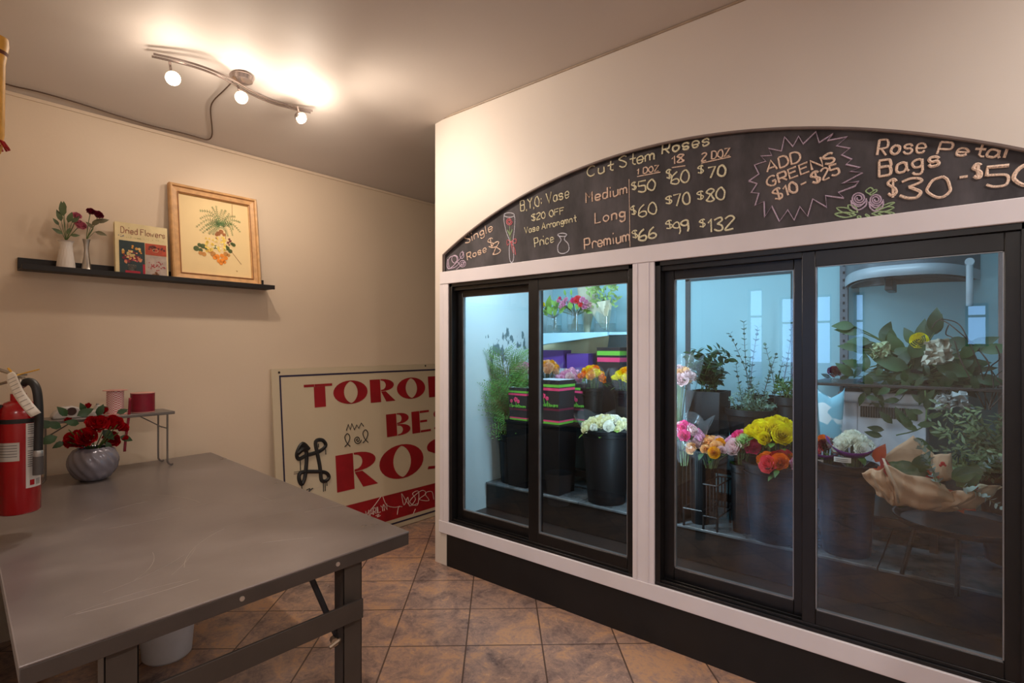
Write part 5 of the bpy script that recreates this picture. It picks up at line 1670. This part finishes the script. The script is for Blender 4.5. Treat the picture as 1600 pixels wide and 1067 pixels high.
# pale pink sleeve at the left edge
c = at(1060, 583, 2.90)
bucket('black bucket of the tall pale pink roses beside the white post', (2.90, c.y), LT, .98, .095, .08, 'black buckets on the right half')
bunch('tall pale pink roses in a clear sleeve beside the white post', (2.90, c.y, c.z - .03), .088, .055, [P_pale, P_pale, P_peach], 14, .034, sleeve=(.12, .035, .24), stem=.28, leaves=8, gm=G_dark)
c = at(1068, 668, 2.78)
bucket('black bucket of the hot pink roses beside the white post', (2.78, at(1047, 668, 2.78).y), LT, .90, .07, .06, 'black buckets on the right half')
bunch('hot pink and white roses in a clear sleeve beside the white post', (2.78, c.y, c.z - .04), .088, .055, [P_hot, P_hot, P_pink, P_pale], 16, .032, sleeve=(.09, .05, .14), stem=.16, leaves=6)
c = at(1110, 690, 2.84)
PEACH = c.copy()
bunch('peach roses laid over the black wire stand', (2.84, c.y, c.z - .035), .135, .045, [P_peach, P_peach, P_pale, P_gold], 26, .034, sleeve=(.03, .03, .08), stem=.10, leaves=10, tilt=(-.5, 0))
# black wire stand under the peach roses
t = thing('wire_stand', 'black wire flower stand with a lower basket below the peach roses', 'stand', (2.84, c.y, LT))
M_wire = mat('black_wire', (18, 17, 18), .4, var=.1)
yA, yB, yC = at(1074, 740, 2.80).y, at(1104, 740, 2.80).y, at(1127, 740, 2.80).y
def cage(x0, x1, y0, y1, z0, z1, nb, nm):
    b = B()
    for z in (z0, z1):
        b.tube([(x0, y0, z), (x1, y0, z), (x1, y1, z), (x0, y1, z), (x0, y0, z)], .004, 5)
    for i in range(nb):
        f = i / (nb - 1)
        for x in (x0, x1):
            b.tube([(x, y0 + (y1 - y0) * f, z0), (x, y0 + (y1 - y0) * f, z1)], .0028, 5)
    for i in range(3):
        f = i / 2
        for y in (y0, y1):
            b.tube([(x0 + (x1 - x0) * f, y, z0), (x0 + (x1 - x0) * f, y, z1)], .0028, 5)
    obj(nm, b, M_wire, t)
cage(2.74, 2.96, yB, yA, .56, .86, 6, 'upper_cage')
cage(2.74, 2.96, yC, yB - .005, .54, .70, 5, 'lower_basket')
for y in (yA, yB, yC + .005):
    for x in (2.755, 2.95):
        obj('leg', B().tube([(x, y, LT), (x, y, .56)], .006, 6), M_wire, t)
bucket('slim black bucket inside the wire stand', (2.85, (yA + yB) / 2), LT, .86, .055, .045, 'black buckets on the right half', rim=False)

# potted greens on the bench
def pot_plant(name, label, u, vr, x, r, z0, maker, gm, square=False, r0=None, cat='plant', zlow=None):
    c = at(u, vr, x)
    t = thing(name, label, cat, (x, c.y, z0))
    zr = c.z
    if square:
        b = B()
        k = .86
        rg = lambda s, z: [(x - r * s, c.y - r * s, z), (x + r * s, c.y - r * s, z), (x + r * s, c.y + r * s, z), (x - r * s, c.y + r * s, z)]
        vs = rg(k, z0) + rg(1, zr) + rg(.93, zr) + rg(.9, zr - .03)
        b.add(vs, [(3, 2, 1, 0)] + [(a * 4 + i, a * 4 + (i + 1) % 4, a * 4 + 4 + (i + 1) % 4, a * 4 + 4 + i) for a in range(3) for i in range(4)] + [(12, 13, 14, 15)])
        obj('pot', b, M_bucket, t, .004)
    else:
        h_ = zr - z0
        q = r0 or r * .7
        obj('pot', B().lathe([(0, 0), (q, 0), (r * .97, h_ * .88), (r + .008, h_ * .9), (r + .008, h_), (r - .004, h_), (r - .006, h_ - .03), (0, h_ - .03)], 36, (x, c.y, z0)), M_bucket, t)
    g, b = B(), B()
    maker(g, b, Vector((x, c.y, zr - .03)))
    obj('stems', b, G_stem, t)
    obj('leaves', g, gm, t)
    return t
def mk_broad(g, b, p):
    for u, v, n in ((1078, 552, 5), (1090, 548, 5), (1102, 556, 5), (1112, 548, 6), (1124, 545, 6), (1132, 552, 6), (1140, 560, 5), (1086, 570, 5), (1098, 575, 5), (1118, 572, 5), (1130, 580, 5), (1106, 585, 5), (1075, 565, 4), (1094, 560, 4), (1122, 590, 4)):
        stem_plant(g, b, p + Vector((R.uniform(-.04, .04), R.uniform(-.05, .05), 0)), at(u, v, p.x + R.uniform(-.10, .08)), n + 3, .080, .042, .2, True, .03)
pot_plant('leafy_plant', 'bushy dark green potted plant with glossy paddle leaves and a square pot', 1108, 610, 3.13, .094, .73, mk_broad, G_dark, True)
def mk_fine(g, b, p):
    for i in range(46):
        u, v = R.uniform(1133, 1216), R.uniform(596, 640)
        e = at(u, v + abs(u - 1175) * .25, p.x + R.uniform(-.13, .10))
        stem_plant(g, b, p + Vector((R.uniform(-.08, .08), R.uniform(-.08, .08), 0)), e, 8, .026, .010, .1, True, .03, .0016, .25)
pot_plant('fine_leaf_plant', 'grey green plant with tiny leaves in a wide black bowl on the bench', 1175, 638, 3.14, .134, .735, mk_fine, G_euc, r0=.085)
def mk_mix(g, b, p):
    for i in range(14):
        e = at(R.uniform(1212, 1258), R.uniform(588, 618), p.x + R.uniform(-.08, .08))
        stem_plant(g, b, p + Vector((R.uniform(-.05, .05), R.uniform(-.05, .05), 0)), e, 6, .045, .016, .2, True, .03)
pot_plant('low_plant', 'low green plant in a black pot behind the yellow roses', 1240, 620, 3.15, .085, .735, mk_mix, G_mid, r0=.068)
bucket('deep black bucket behind the yellow roses holding eucalyptus', (3.27, at(1190, 620, 3.27).y), .73, 1.12, .09, .08, 'black buckets on the right half')
t = thing('eucalyptus_branches', 'tall thin eucalyptus stems rising before the pale cooler wall', 'greenery', (3.27, at(1190, 620, 3.27).y, .75))
g, b = B(), B()
p = Vector((3.27, at(1190, 620, 3.27).y, .80))
for u, v, n in ((1141, 522, 12), (1162, 504, 13), (1184, 512, 12), (1196, 540, 10), (1212, 555, 10), (1240, 500, 14), (1247, 515, 12), (1172, 560, 9), (1150, 570, 9), (1225, 560, 9), (1205, 575, 8)):
    stem_plant(g, b, p + Vector((R.uniform(-.03, .03), R.uniform(-.03, .03), 0)), at(u, v, 3.27 + R.uniform(-.06, .06)), n, .042, .026, .1, True, .05, .0026, .45)
obj('stems', b, TWIG, t)
obj('leaves', g, G_euc, t)

# yellow, red and orange roses in the low black bucket
c = at(1216, 700, 2.88)
YC = c
bucket('wide black bucket of the yellow roses', (2.86, c.y), LT, .835, .15, .12, 'black buckets on the right half')
bunch('big bunch of yellow roses in the wide black bucket', (2.86, at(1212, 690, 2.86).y, .955), .125, .075, [P_yel], 20, .046, sleeve=None, stem=.2, leaves=8, tilt=(-.6, 0))
bunch('red, orange and pink roses at the front below the yellow roses', (2.77, at(1222, 722, 2.77).y, .845), .095, .03, [P_coral, P_red, P_or, P_pink, P_hot, P_or], 12, .042, stem=.1, leaves=6, tilt=(-1.0, 0))
bunch('pink, white and pale green roses left of the yellow roses', (2.84, at(1160, 700, 2.84).y, .885), .075, .07, [P_pink, P_green, P_pale, P_hot], 12, .042, stem=.14, leaves=6, tilt=(-.6, .3))
bucket('slim black bucket of the pale green and pink roses', (2.86, at(1160, 700, 2.84).y), LT, .81, .06, .052, 'black buckets on the right half')

# purple wrapped bunches in a black bucket
c = at(1322, 720, 2.87)
WC = c
bucket('black bucket of the purple wrapped bunches, before the white cabinet', (2.87, c.y), LT, .875, .118, .095, 'black buckets on the right half')
def film_bunch(label, cc, rad, ms, n, size, text):
    t = bunch(label, cc, rad, .06, ms, n, size, group='purple wrapped bunches', sleeve=(.035, .025, .09), stem=.16, leaves=6, tilt=(-.4, 0))
    q = Vector(cc)
    def fn(u, v):
        a = pi - 1.25 + 2.5 * u
        r = rad * 1.2 + .02 * v
        return q.x + r * math.cos(a), q.y + r * math.sin(a), q.z - .028 + .024 * v + .05 * (u - .5) ** 2 * 4 - .02 * (u - .5)
    o = obj('purple_band', B().grid(fn, 16, 1), mat('film_purple', (98, 26, 116), .35, var=.1), t)
    o.modifiers.new('thick', 'SOLIDIFY').thickness = .0008
    def f2_(u, v):
        a = pi - .75 + .7 * u + .12
        r = rad * 1.22 + .012
        return q.x + r * math.cos(a), q.y + r * math.sin(a), q.z - .052 + .022 * v + .004 * u
    o2 = obj('white_label', B().grid(f2_, 8, 1), M_labw, t)
    bl = B()
    for i in range(2):
        bl.tube([Vector(f2_(.12 + .06 * k, .3 + .36 * i)) + Vector((-.0012, 0, 0)) for k in range(13) if k % 4 != 3], .0012, 4)
    obj('label_print', bl, M_txt, o2)
    return t
film_bunch('white flowers wrapped in clear film with a purple band and label', (2.83, at(1333, 690, 2.83).y, at(1333, 690, 2.83).z - .03), .075, [P_white], 16, .03, None)
film_bunch('rust red flowers wrapped in purple film beside the white bunch', (2.90, at(1290, 690, 2.90).y, at(1290, 695, 2.90).z - .03), .06, [P_coral, P_or, P_wine], 11, .028, None)
# pale blue paper sleeve
c0, c1_ = at(1298, 690, 3.08), at(1297, 606, 3.08)
t = thing('paper_sleeve', 'pale blue and white paper flower sleeve before the white cabinet', 'paper', (3.08, c0.y, .73))
def fn(u, v):
    a = u * 2 * pi
    r = .030 + .030 * v
    pk_ = .045 * v ** 4 * (1 - abs(((u * 2) % 1) * 2 - 1)) * 1.2
    return 3.08 + r * .28 * math.cos(a), c0.y + r * math.sin(a), .73 + (c1_.z - .05 - .73) * v + pk_
def sleeve_mat():
    m, tt, p_, o = nt('sleeve_print')
    tc = N(tt, 'ShaderNodeTexCoord'); nz = N(tt, 'ShaderNodeTexNoise', i_Scale=14, i_Detail=1)
    r = ramp(tt, [(.47, sr((226, 236, 242))), (.5, sr((128, 186, 206)))])
    tt.links.new(tc.outputs['Object'], nz.inputs['Vector']); tt.links.new(nz.outputs[0], r.inputs[0]); tt.links.new(r.outputs[0], p_.inputs[0])
    return m
o = obj('sleeve_sheet', B().grid(fn, 24, 8, True), sleeve_mat(), t)
o.modifiers.new('thick', 'SOLIDIFY').thickness = .0008

# white vented cabinet
ya_, yb_ = at(1309, 640, 3.16).y, at(1452, 640, 3.16).y
zt_ = at(1330, 612, 3.14).z
t = thing('vented_cabinet', 'white vented metal cabinet with a grille, behind the wrapped bouquet', 'cabinet', (3.28, (ya_ + yb_) / 2, .73))
M_wcab = mat('cabinet_white', (216, 212, 218), .4, var=.03)
obj('cabinet_body', B().box(3.17, 3.42, yb_ + .012, ya_ - .012, .73, zt_ - .05), M_wcab, t, .004)
obj('cabinet_top', B().box(3.14, 3.43, yb_, ya_, zt_ - .052, zt_), M_wcab, t, .012)
gy0, gy1 = at(1346, 640, 3.17).y, at(1432, 640, 3.17).y
gz0, gz1 = at(1346, 651, 3.17).z, at(1346, 634, 3.17).z
b = B()
for i in range(22):
    y = gy0 + (gy1 - gy0) * i / 21
    b.box(3.1675, 3.172, y - .0042, y + .0042, gz0, gz1)
obj('vent_slots', b, mat('vent_dark', (50, 48, 44), .7), t)
obj('seam', B().box(3.1685, 3.172, at(1340, 650, 3.17).y, at(1340, 650, 3.17).y + .002, .73, zt_ - .055), mat('seam_grey', (140, 136, 140), .6), t)

# thin dark shelf over it with big leafy arrangement
zs = at(1400, 602, 3.08).z
t = thing('dark_shelf', 'thin dark shelf under the large leafy arrangement', 'shelf', (3.25, .1, zs))
obj('shelf_board', B().box(3.08, XB, -.36, at(1262, 600, 3.08).y, zs - .014, zs), mat('shelf_umber', (52, 42, 38), .4), t, .002)
for y in (-.2, .36):
    obj('bracket', B().box(3.2, XB, y, y + .012, zs - .036, zs - .014), M_bench, t)
pv = at(1432, 590, 3.22)
bucket('short dark pot of the large leafy arrangement', (3.24, pv.y), zs, zs + .075, .085, .07, None, 'flower_pot', 'pot')
t = thing('leafy_arrangement', 'large arrangement of broad magnolia leaves with a yellow flower', 'greenery', (3.24, pv.y, zs + .02))
g, b, gb = B(), B(), B()
p = Vector((3.24, pv.y, zs + .03))
for u, v, a, L, W in ((1350, 520, 2.9, .13, .05), (1362, 535, 3.0, .12, .05), (1358, 552, 2.6, .12, .05), (1380, 560, 2.4, .13, .06), (1408, 560, 1.9, .14, .07), (1402, 545, 2.2, .10, .06), (1440, 545, 1.5, .15, .07), (1452, 525, 1.2, .12, .07), (1460, 520, 1.5, .12, .065), (1430, 540, 2.0, .10, .05), (1420, 575, 2.8, .14, .07),
                      (1392, 585, 3.3, .14, .06), (1370, 590, 3.5, .13, .05), (1440, 585, .2, .15, .07), (1462, 572, -.2, .14, .07), (1490, 575, .3, .14, .06), (1500, 560, .9, .12, .05), (1510, 548, .6, .13, .06), (1530, 548, .2, .12, .05), (1480, 590, -.6, .14, .06), (1410, 595, 4.2, .13, .06), (1440, 600, 4.9, .12, .05),
                      (1380, 600, 4.0, .12, .05), (1352, 575, 2.7, .11, .05), (1500, 595, -.3, .13, .05), (1520, 590, -.1, .12, .05), (1345, 545, 2.9, .10, .04), (1425, 560, 1.2, .12, .07), (1398, 570, 2.6, .13, .06), (1335, 510, 3.0, .10, .05), (1468, 555, .8, .13, .07), (1455, 600, -1.2, .12, .05)):
    q = at(u, v, 3.20 + R.uniform(-.10, .08))
    b.tube(crom([p + Vector((R.uniform(-.03, .03), R.uniform(-.03, .03), 0)), p.lerp(q, .5) + Vector((0, 0, .04)), q]), .003, 5)
    g.leaf(q, (R.uniform(-.5, .1), -math.cos(a), math.sin(a)), (-1, 0, .35), L, W, .3, 6)
for i in range(30):
    u, v = R.gauss(1430, 45), R.uniform(535, 605)
    q = at(u, v, 3.2 + R.uniform(-.08, .10))
    a = R.uniform(-.6, 3.7)
    g.leaf(q, (R.uniform(-.5, .2), -math.cos(a), math.sin(a)), (-1, 0, .35), R.uniform(.09, .14), R.uniform(.045, .065), .3, 6)
    b.tube([p.lerp(q, .3), q], .0025, 4)
for i in range(80):
    u, v = R.uniform(1345, 1530), R.uniform(570, 625)
    q = at(u, v, 3.14 + R.uniform(-.06, .06))
    a = R.uniform(0, 6.28)
    gb.leaf(q, (R.uniform(-.6, .1), math.cos(a), math.sin(a) - .3), (-1, 0, .3), R.uniform(.05, .09), R.uniform(.02, .035), .3)
    b.tube([p.lerp(q, .35), q], .0018, 4)
obj('stems', b, G_stem, t)
obj('broad_leaves', g, mat('leaf_magnolia', (42, 76, 30), .5, var=.45, scale=5, trans=.1), t)
obj('small_leaves', gb, G_dark, t)
q = at(1436, 532, 3.12)
bloom(t, q, (-1, 0, .3), .034, P_yel, 0)
# hanging leaves down the cabinet front
t = thing('leafy_branch', 'stem of pointed dark leaves trailing before the white cabinet', 'greenery', at(1450, 640, 3.05))
g, b = B(), B()
b.tube(crom([at(1445, 610, 3.08), at(1448, 640, 3.06), at(1440, 668, 3.02), at(1400, 680, 3.0)]), .003, 5)
for u, v, a, L in ((1375, 672, 3.0, .07), (1372, 682, 2.9, .075), (1390, 662, 2.3, .075), (1412, 664, 2.0, .09), (1422, 668, 2.3, .08), (1428, 658, 2.2, .07), (1440, 664, .2, .07), (1428, 672, 2.7, .07), (1448, 640, 1.4, .07), (1438, 630, 2.4, .06), (1455, 652, .4, .06), (1432, 684, -.5, .08), (1444, 690, -.9, .07), (1450, 625, 1.0, .06), (1458, 672, -.4, .07), (1436, 645, 3.0, .06)):
    q = at(u + 14 * math.cos(a) * -.5, v, 3.0 + R.uniform(-.03, .03))
    g.leaf(q, (-.2, -math.cos(a), math.sin(a)), (-1, 0, .2), L, L * .42, .2, 5)
obj('stem', b, G_stem, t)
obj('leaves', g, G_dark, t)
# crumpled wraps
def crumple(label, pts4, x, m, seed):
    """loosely crumpled sheet with sharp folds"""
    q = random.Random(seed)
    A = [at(u, v, x) for u, v in pts4]
    n = 9
    off = [[Vector((q.uniform(-.035, .02), q.uniform(-.008, .008), q.uniform(-.010, .010))) for _ in range(n + 1)] for _ in range(n + 1)]
    def fn(u, v):
        i, j = int(round(u * n)), int(round(v * n))
        return tuple(A[0].lerp(A[1], u).lerp(A[3].lerp(A[2], u), v) + off[j][i])
    o = obj('crumpled_wrap', B().grid(fn, n, n), m, smooth=12)
    tag(o, label, 'paper')
    o.modifiers.new('thick', 'SOLIDIFY').thickness = .0008
crumple('crumpled cream paper wrap among the broad magnolia leaves', ((1446, 532), (1484, 530), (1492, 566), (1440, 572)), 3.08, mat('wrap_taupe', (206, 196, 176), .7, var=.06, trans=.2), 3)
crumple('crumpled pale paper lying on the eucalyptus bundle', ((1462, 616), (1512, 612), (1520, 638), (1458, 640)), 2.98, mat('wrap_pale', (206, 206, 204), .7, var=.05, trans=.2), 4)
crumple('small cream wrapped bud left of the broad leaves', ((1362, 536), (1390, 534), (1388, 556), (1362, 560)), 3.10, mat('wrap_pale_green', (196, 204, 160), .7, var=.08, trans=.2), 9)
# curly willow twigs
t = thing('curly_willow', 'tangle of thin curly brown willow twigs at the right', 'greenery', at(1540, 640, 3.1))
b = B()
for pts in (((1545, 640), (1552, 600), (1540, 560), (1500, 520), (1470, 500), (1456, 512)), ((1545, 640), (1560, 600), (1548, 575), (1562, 560), (1556, 540)), ((1540, 640), (1536, 590), (1512, 530), (1496, 505), (1470, 498)),
            ((1545, 640), (1570, 610), (1556, 590), (1572, 575)), ((1540, 640), (1520, 600), (1500, 560), (1490, 530), (1478, 522), (1482, 508)), ((1548, 640), (1535, 600), (1545, 570), (1530, 545), (1535, 530))):
    p = [at(u, v, 3.12 + .06 * math.sin(u)) for u, v in pts]
    b.tube(crom(p, 6), .0026, 5)
obj('twigs', b, TWIG, t)
# eucalyptus mass at the right
cb = at(1515, 700, 3.04)
bucket('black bucket of the dense eucalyptus at the right end', (3.2, -.16), LT, .86, .13, .11, 'black buckets on the right half')
t = thing('eucalyptus_bundle', 'dense grey green eucalyptus bundle behind the brown paper bouquet', 'greenery', (3.2, -.16, LT + .06))
g, b = B(), B()
p = Vector((3.2, -.16, .80))
for i in range(52):
    e = at(R.uniform(1455, 1598), R.uniform(622, 735), 3.0 + R.uniform(-.12, .12))
    stem_plant(g, b, p + Vector((R.uniform(-.07, .07), R.uniform(-.07, .07), 0)), e, 9, .055, .017, .15, True, .04, .002, .3)
obj('stems', b, G_stem, t)
obj('leaves', g, mat('leaf_sage', (112, 124, 84), .5, var=.3, scale=8, trans=.12), t)

# ---------------------------------------------------------------- brown paper bouquet on the low round stand
SXc, SYc, SZt = 2.83, .035, .70
t = thing('round_stand', 'low round black plant stand with splayed legs under the paper bouquet', 'stand', (SXc, SYc, LT))
obj('round_dish', B().lathe([(0, 0), (.17, 0), (.20, .008), (.215, .03), (.219, .032), (.219, .036), (.212, .036), (.19, .016), (0, .010)], 48, (SXc, SYc, SZt - .03)), mat('stand_black', (26, 25, 28), .3, var=.1), t)
for a in (2.05, -2.05, 0, 3.14159):
    x, y = math.cos(a), math.sin(a)
    obj('leg', B().tube([(SXc + x * .15, SYc + y * .15, SZt - .028), (SXc + x * .20, SYc + y * .20, LT)], .0085, 8), M_wire, t)
PX = 2.72
def pb(u, v, dx=0):
    return at(u, v, PX + dx)
bq = thing('paper_bouquet', 'flower bouquet wrapped in brown paper lying on the round black stand', 'bouquet', (SXc, SYc, SZt + .01))
def sheet(name, cs, bul, m, seed, n=14, crk=.010, parent=bq):
    """crumpled four-cornered sheet; cs = corners (u, v, depth offset)"""
    q = random.Random(seed)
    ph = [q.uniform(0, 6) for _ in range(6)]
    A = [pb(*c) for c in cs]
    def fn(u, v):
        p = A[0].lerp(A[1], u).lerp(A[3].lerp(A[2], u), v)
        bu = 4 * u * (1 - u) * (.3 + .7 * math.sin(pi * v))
        k = math.sin(u * 11 + 4 * v + ph[0]) * .5 + math.sin(v * 13 - 5 * u + ph[1]) * .4 + math.sin(u * 23 + v * 7 + ph[2]) * .25
        return p.x - bul * bu + crk * k, p.y + crk * .4 * math.sin(v * 8 + ph[3]), p.z + crk * .5 * math.sin(u * 10 + ph[4])
    o = obj(name, B().grid(fn, n, n), m, parent, smooth=22)
    o.modifiers.new('thick', 'SOLIDIFY').thickness = .0009
    return o
# back sheets rising in a point, front sheets folded over, open right wing
sheet('back_paper', ((1376, 716, .08), (1428, 680, .10), (1470, 752, .08), (1392, 742, .06)), .0, M_kraft, 1, 10, .004)
sheet('back_paper', ((1428, 681, .11), (1462, 712, .10), (1474, 752, .08), (1450, 745, .07)), .01, M_kraft, 2, 10, .004)
sheet('round_paper_flap', ((1458, 710, .06), (1486, 708, .06), (1490, 748, .04), (1456, 756, .04)), .02, M_kraft, 3, 10, .003)
sheet('front_paper', ((1382, 726, -.03), (1478, 756, -.05), (1500, 794, -.02), (1402, 792, .0)), .05, M_kraft, 4, 20, .011)
sheet('left_paper_wing', ((1346, 736, .0), (1386, 730, -.02), (1404, 794, .0), (1372, 772, .02)), .03, M_kraft, 5, 16, .012)
sheet('right_paper_wing', ((1480, 770, -.03), (1566, 758, .0), (1522, 798, .02), (1440, 798, .0)), .03, M_kraft, 6, 18, .009)
sheet('right_paper_tip', ((1530, 756, .03), (1567, 760, .0), (1540, 776, .02), (1516, 768, .03)), .0, mat('kraft_inside', (206, 178, 142), .75, var=.06), 8, 8, .003)
lf = mat('kraft_inner_white', (178, 152, 130), .7, var=.05)
b = B()
def strip(pts, w):
    p = [pb(*q) for q in pts]
    vs, fs = [], []
    for i, q in enumerate(p):
        vs += [q + Vector((0, w * .5, 0)), q - Vector((0, w * .5, 0))]
    fs = [(2 * i, 2 * i + 1, 2 * i + 3, 2 * i + 2) for i in range(len(p) - 1)]
    b.add(vs, fs)
strip(((1380, 716, -.05), (1388, 734, -.065), (1400, 760, -.08), (1404, 786, -.05)), .009)
o = obj('folded_edge', b, lf, bq); o.modifiers.new('thick', 'SOLIDIFY').thickness = .001
g = B()
for u, v, a, L, W in ((1396, 722, -.45, .13, .07), (1386, 722, -.5, .10, .05), (1430, 738, 1.1, .10, .06), (1410, 728, -.4, .12, .06), (1486, 748, .6, .10, .06), (1494, 760, .9, .13, .07)):
    g.leaf(pb(u, v, .0), (-.2, -math.cos(a), math.sin(a)), (-1, 0, .3), L, W, .2, 6)
obj('magnolia_leaves', g, mat('leaf_bouquet', (50, 78, 36), .3, var=.3, scale=5), bq)
g = B()
for u, v, a, L, W in ((1368, 722, 1.2, .09, .05), (1372, 728, -1.0, .09, .05), (1380, 720, -1.2, .08, .045), (1480, 764, -1.0, .10, .06), (1510, 752, -.9, .06, .04), (1444, 748, 1.0, .06, .04), (1358, 732, -.4, .08, .035), (1490, 776, -.5, .08, .05)):
    g.leaf(pb(u, v, .015), (-.3, -math.cos(a), math.sin(a)), (-1, 0, .3), L, W, .25, 5)
obj('rust_petals', g, mat('petal_rust', (176, 66, 30), .5, var=.25, trans=.1), bq)
g = B()
g.leaf(pb(1376, 712, -.01), (-.2, -.45, -1), (-1, 0, .3), .115, .034, .15, 5)
g.leaf(pb(1448, 742, -.01), (-.2, -.3, -1), (-1, 0, .3), .06, .03, .1, 5)
obj('red_petals', g, mat('petal_dark_red', (150, 16, 20), .45, var=.2), bq)
b, g = B(), B()
for base, tip, n in (((1462, 752, -.08), (1436, 690, .0), 10), ((1470, 758, -.08), (1446, 712, -.05), 8), ((1500, 760, -.04), (1580, 804, -.03), 14), ((1520, 745, .0), (1575, 712, .05), 9)):
    stem_plant(g, b, pb(*base), pb(*tip), n, .034, .024, .1, True, .015, .0018, .1)
obj('eucalyptus_stems', b, G_stem, bq)
obj('eucalyptus_leaves', g, mat('leaf_silver', (150, 164, 156), .5, var=.2), bq)
# printed red rose mark on the round flap
b = B()
def pk(u, v):
    return pb(u, v, .032)
b.tube([pk(1473, 730), pk(1474, 745)], .0014, 5)
for u, v, r in ((1473, 724, .008), (1470, 727, .006), (1476, 727, .006), (1474, 730, .005)):
    q = pk(u, v); b.ball((q.x, q.y, q.z), r, 8, .15, 1, 1)
q = B()
st_, wd = strokes('Rose', .2)
for s in st_:
    b.tube([pk(1464 + 16 * a / wd, 748 - 6 * c_ - 1.5 * a / wd) for a, c_ in s], .0014, 4)
obj('printed_red_rose', b, mat('print_red', (190, 36, 34), .6), bq)
obj('bundled_stems', B().tube([pb(1440, 770, .03), pb(1405, 786, .12)], .022, 8), G_stem, bq)

# ---------------------------------------------------------------- fan coil unit at the top right with its pipe
fy0, fy1 = at(1308, 440, 3.30).y, at(1534, 418, 3.10).y
fz0 = at(1450, 425, 3.0).z
t = thing('fan_coil_unit', 'grey fan coil unit with a curved white front rim under the cooler ceiling', 'cooling unit', (3.35, (fy0 + fy1) / 2, fz0))
cyf = (fy0 + fy1) / 2
hw = (fy0 - fy1) / 2
def front(s, k=1.0):                       # plan curve of the front, s in -1..1
    return XB - .02 - (.47 * k) * (1 - abs(s) ** 3.2), cyf - hw * s
b = B()
b.grid(lambda u, v: (front(u * 2 - 1)[0] - .012 * math.sin(v * pi), front(u * 2 - 1)[1], fz0 + .05 * v), 40, 5)
obj('front_rim', b, mat('rim_white', (160, 166, 172), .35, var=.05), t)
b = B()
b.grid(lambda u, v: (front(u * 2 - 1, .97)[0] * (1 - v) + (XB - .02) * v, front(u * 2 - 1)[1], fz0 + .004), 40, 2)
obj('underside', b, mat('unit_dark', (58, 54, 52), .4, var=.15), t)
b = B()
for i in range(9):
    k = .92 - .09 * i
    b.tube([(front(s / 12, k)[0], front(s / 12, k)[1] * (.94) + cyf * .06, fz0 - .004) for s in range(-11, 12)], .003, 4)
obj('guard_wires', b, mat('guard_wire', (96, 92, 92), .35, .5), t)
obj('housing', B().grid(lambda u, v: (front(u * 2 - 1, .94)[0], front(u * 2 - 1)[1], fz0 + .05 + .30 * v), 30, 2), mat('unit_housing', (92, 96, 102), .4, var=.1), t)
obj('motor_box', B().box(3.12, 3.3, at(1385, 450, 3.2).y, at(1362 + 60, 450, 3.2).y + .06, fz0 - .06, fz0), mat('motor_dark', (44, 40, 38), .4), t, .004)
q0, q1 = at(1515, 428, 3.11), at(1517, 478, 3.11)
obj('drain_pipe', B().tube([(3.11, q0.y, fz0 + .03), (3.11, q0.y, q1.z)], .013, 12), mat('pipe_white', (150, 158, 164), .4), t)
obj('pipe_elbow', B().tube([(3.11, q0.y, fz0 + .045), (3.19, q0.y, fz0 + .045)], .017, 12), MATS['pipe_white'], t)
# slotted standards on the walls
for lab, u, x in (('slotted grey shelf standard behind the leafy arrangement, left one', 1319, 3.5), ('slotted pinkish shelf standard at the far right of the cooler', 1569, 3.3)):
    y = at(u, 500, x).y
    t = thing('shelf_standard', lab, 'shelf standard', (x, y, .3))
    obj('upright', B().box(x - .012, x + .012, y - .02, y + .02, LT, 2.0), mat('standard_grey' if u < 1400 else 'standard_pink', (104, 106, 112) if u < 1400 else (150, 118, 112), .5, var=.08), t, .002)
    b = B()
    for i in range(28):
        b.box(x - .0135, x - .0115, y - .005, y + .005, .75 + .042 * i, .765 + .042 * i)
    obj('slots', b, mat('slot_dark', (40, 38, 40), .8), t)
# small red rose added on the dark shelf for one mirrored in the glass
c = at(1304, 600, 3.2); c.z = zs
t = thing('bud_vase', 'small glass bud vase added on the dark shelf for a mirrored rose', 'vase', c)
obj('vase_body', B().lathe([(0, 0), (.018, 0), (.02, .02), (.012, .05), (.016, .06), (.014, .06), (.010, .05), (0, .03)], 18, c), M_vase, t)
t = thing('mirrored_rose', 'wine red rose built for a reflection, standing in the small vase', 'flowers', c + Vector((0, 0, .02)))
bloom(t, at(1304, 580, 3.19), (-1, 0, .8), .03, P_wine, 0)
obj('stem', B().tube([c + Vector((0, 0, .02)), at(1304, 584, 3.2)], .002, 5), G_stem, t)
g = B()
for u, v, a in ((1312, 592, .4), (1298, 590, 2.7), (1330, 575, 1.5)):
    g.leaf(at(u, v, 3.2), (-.2, -math.cos(a), math.sin(a)), (-1, 0, .2), .05, .022)
obj('leaves', g, G_dark, t)
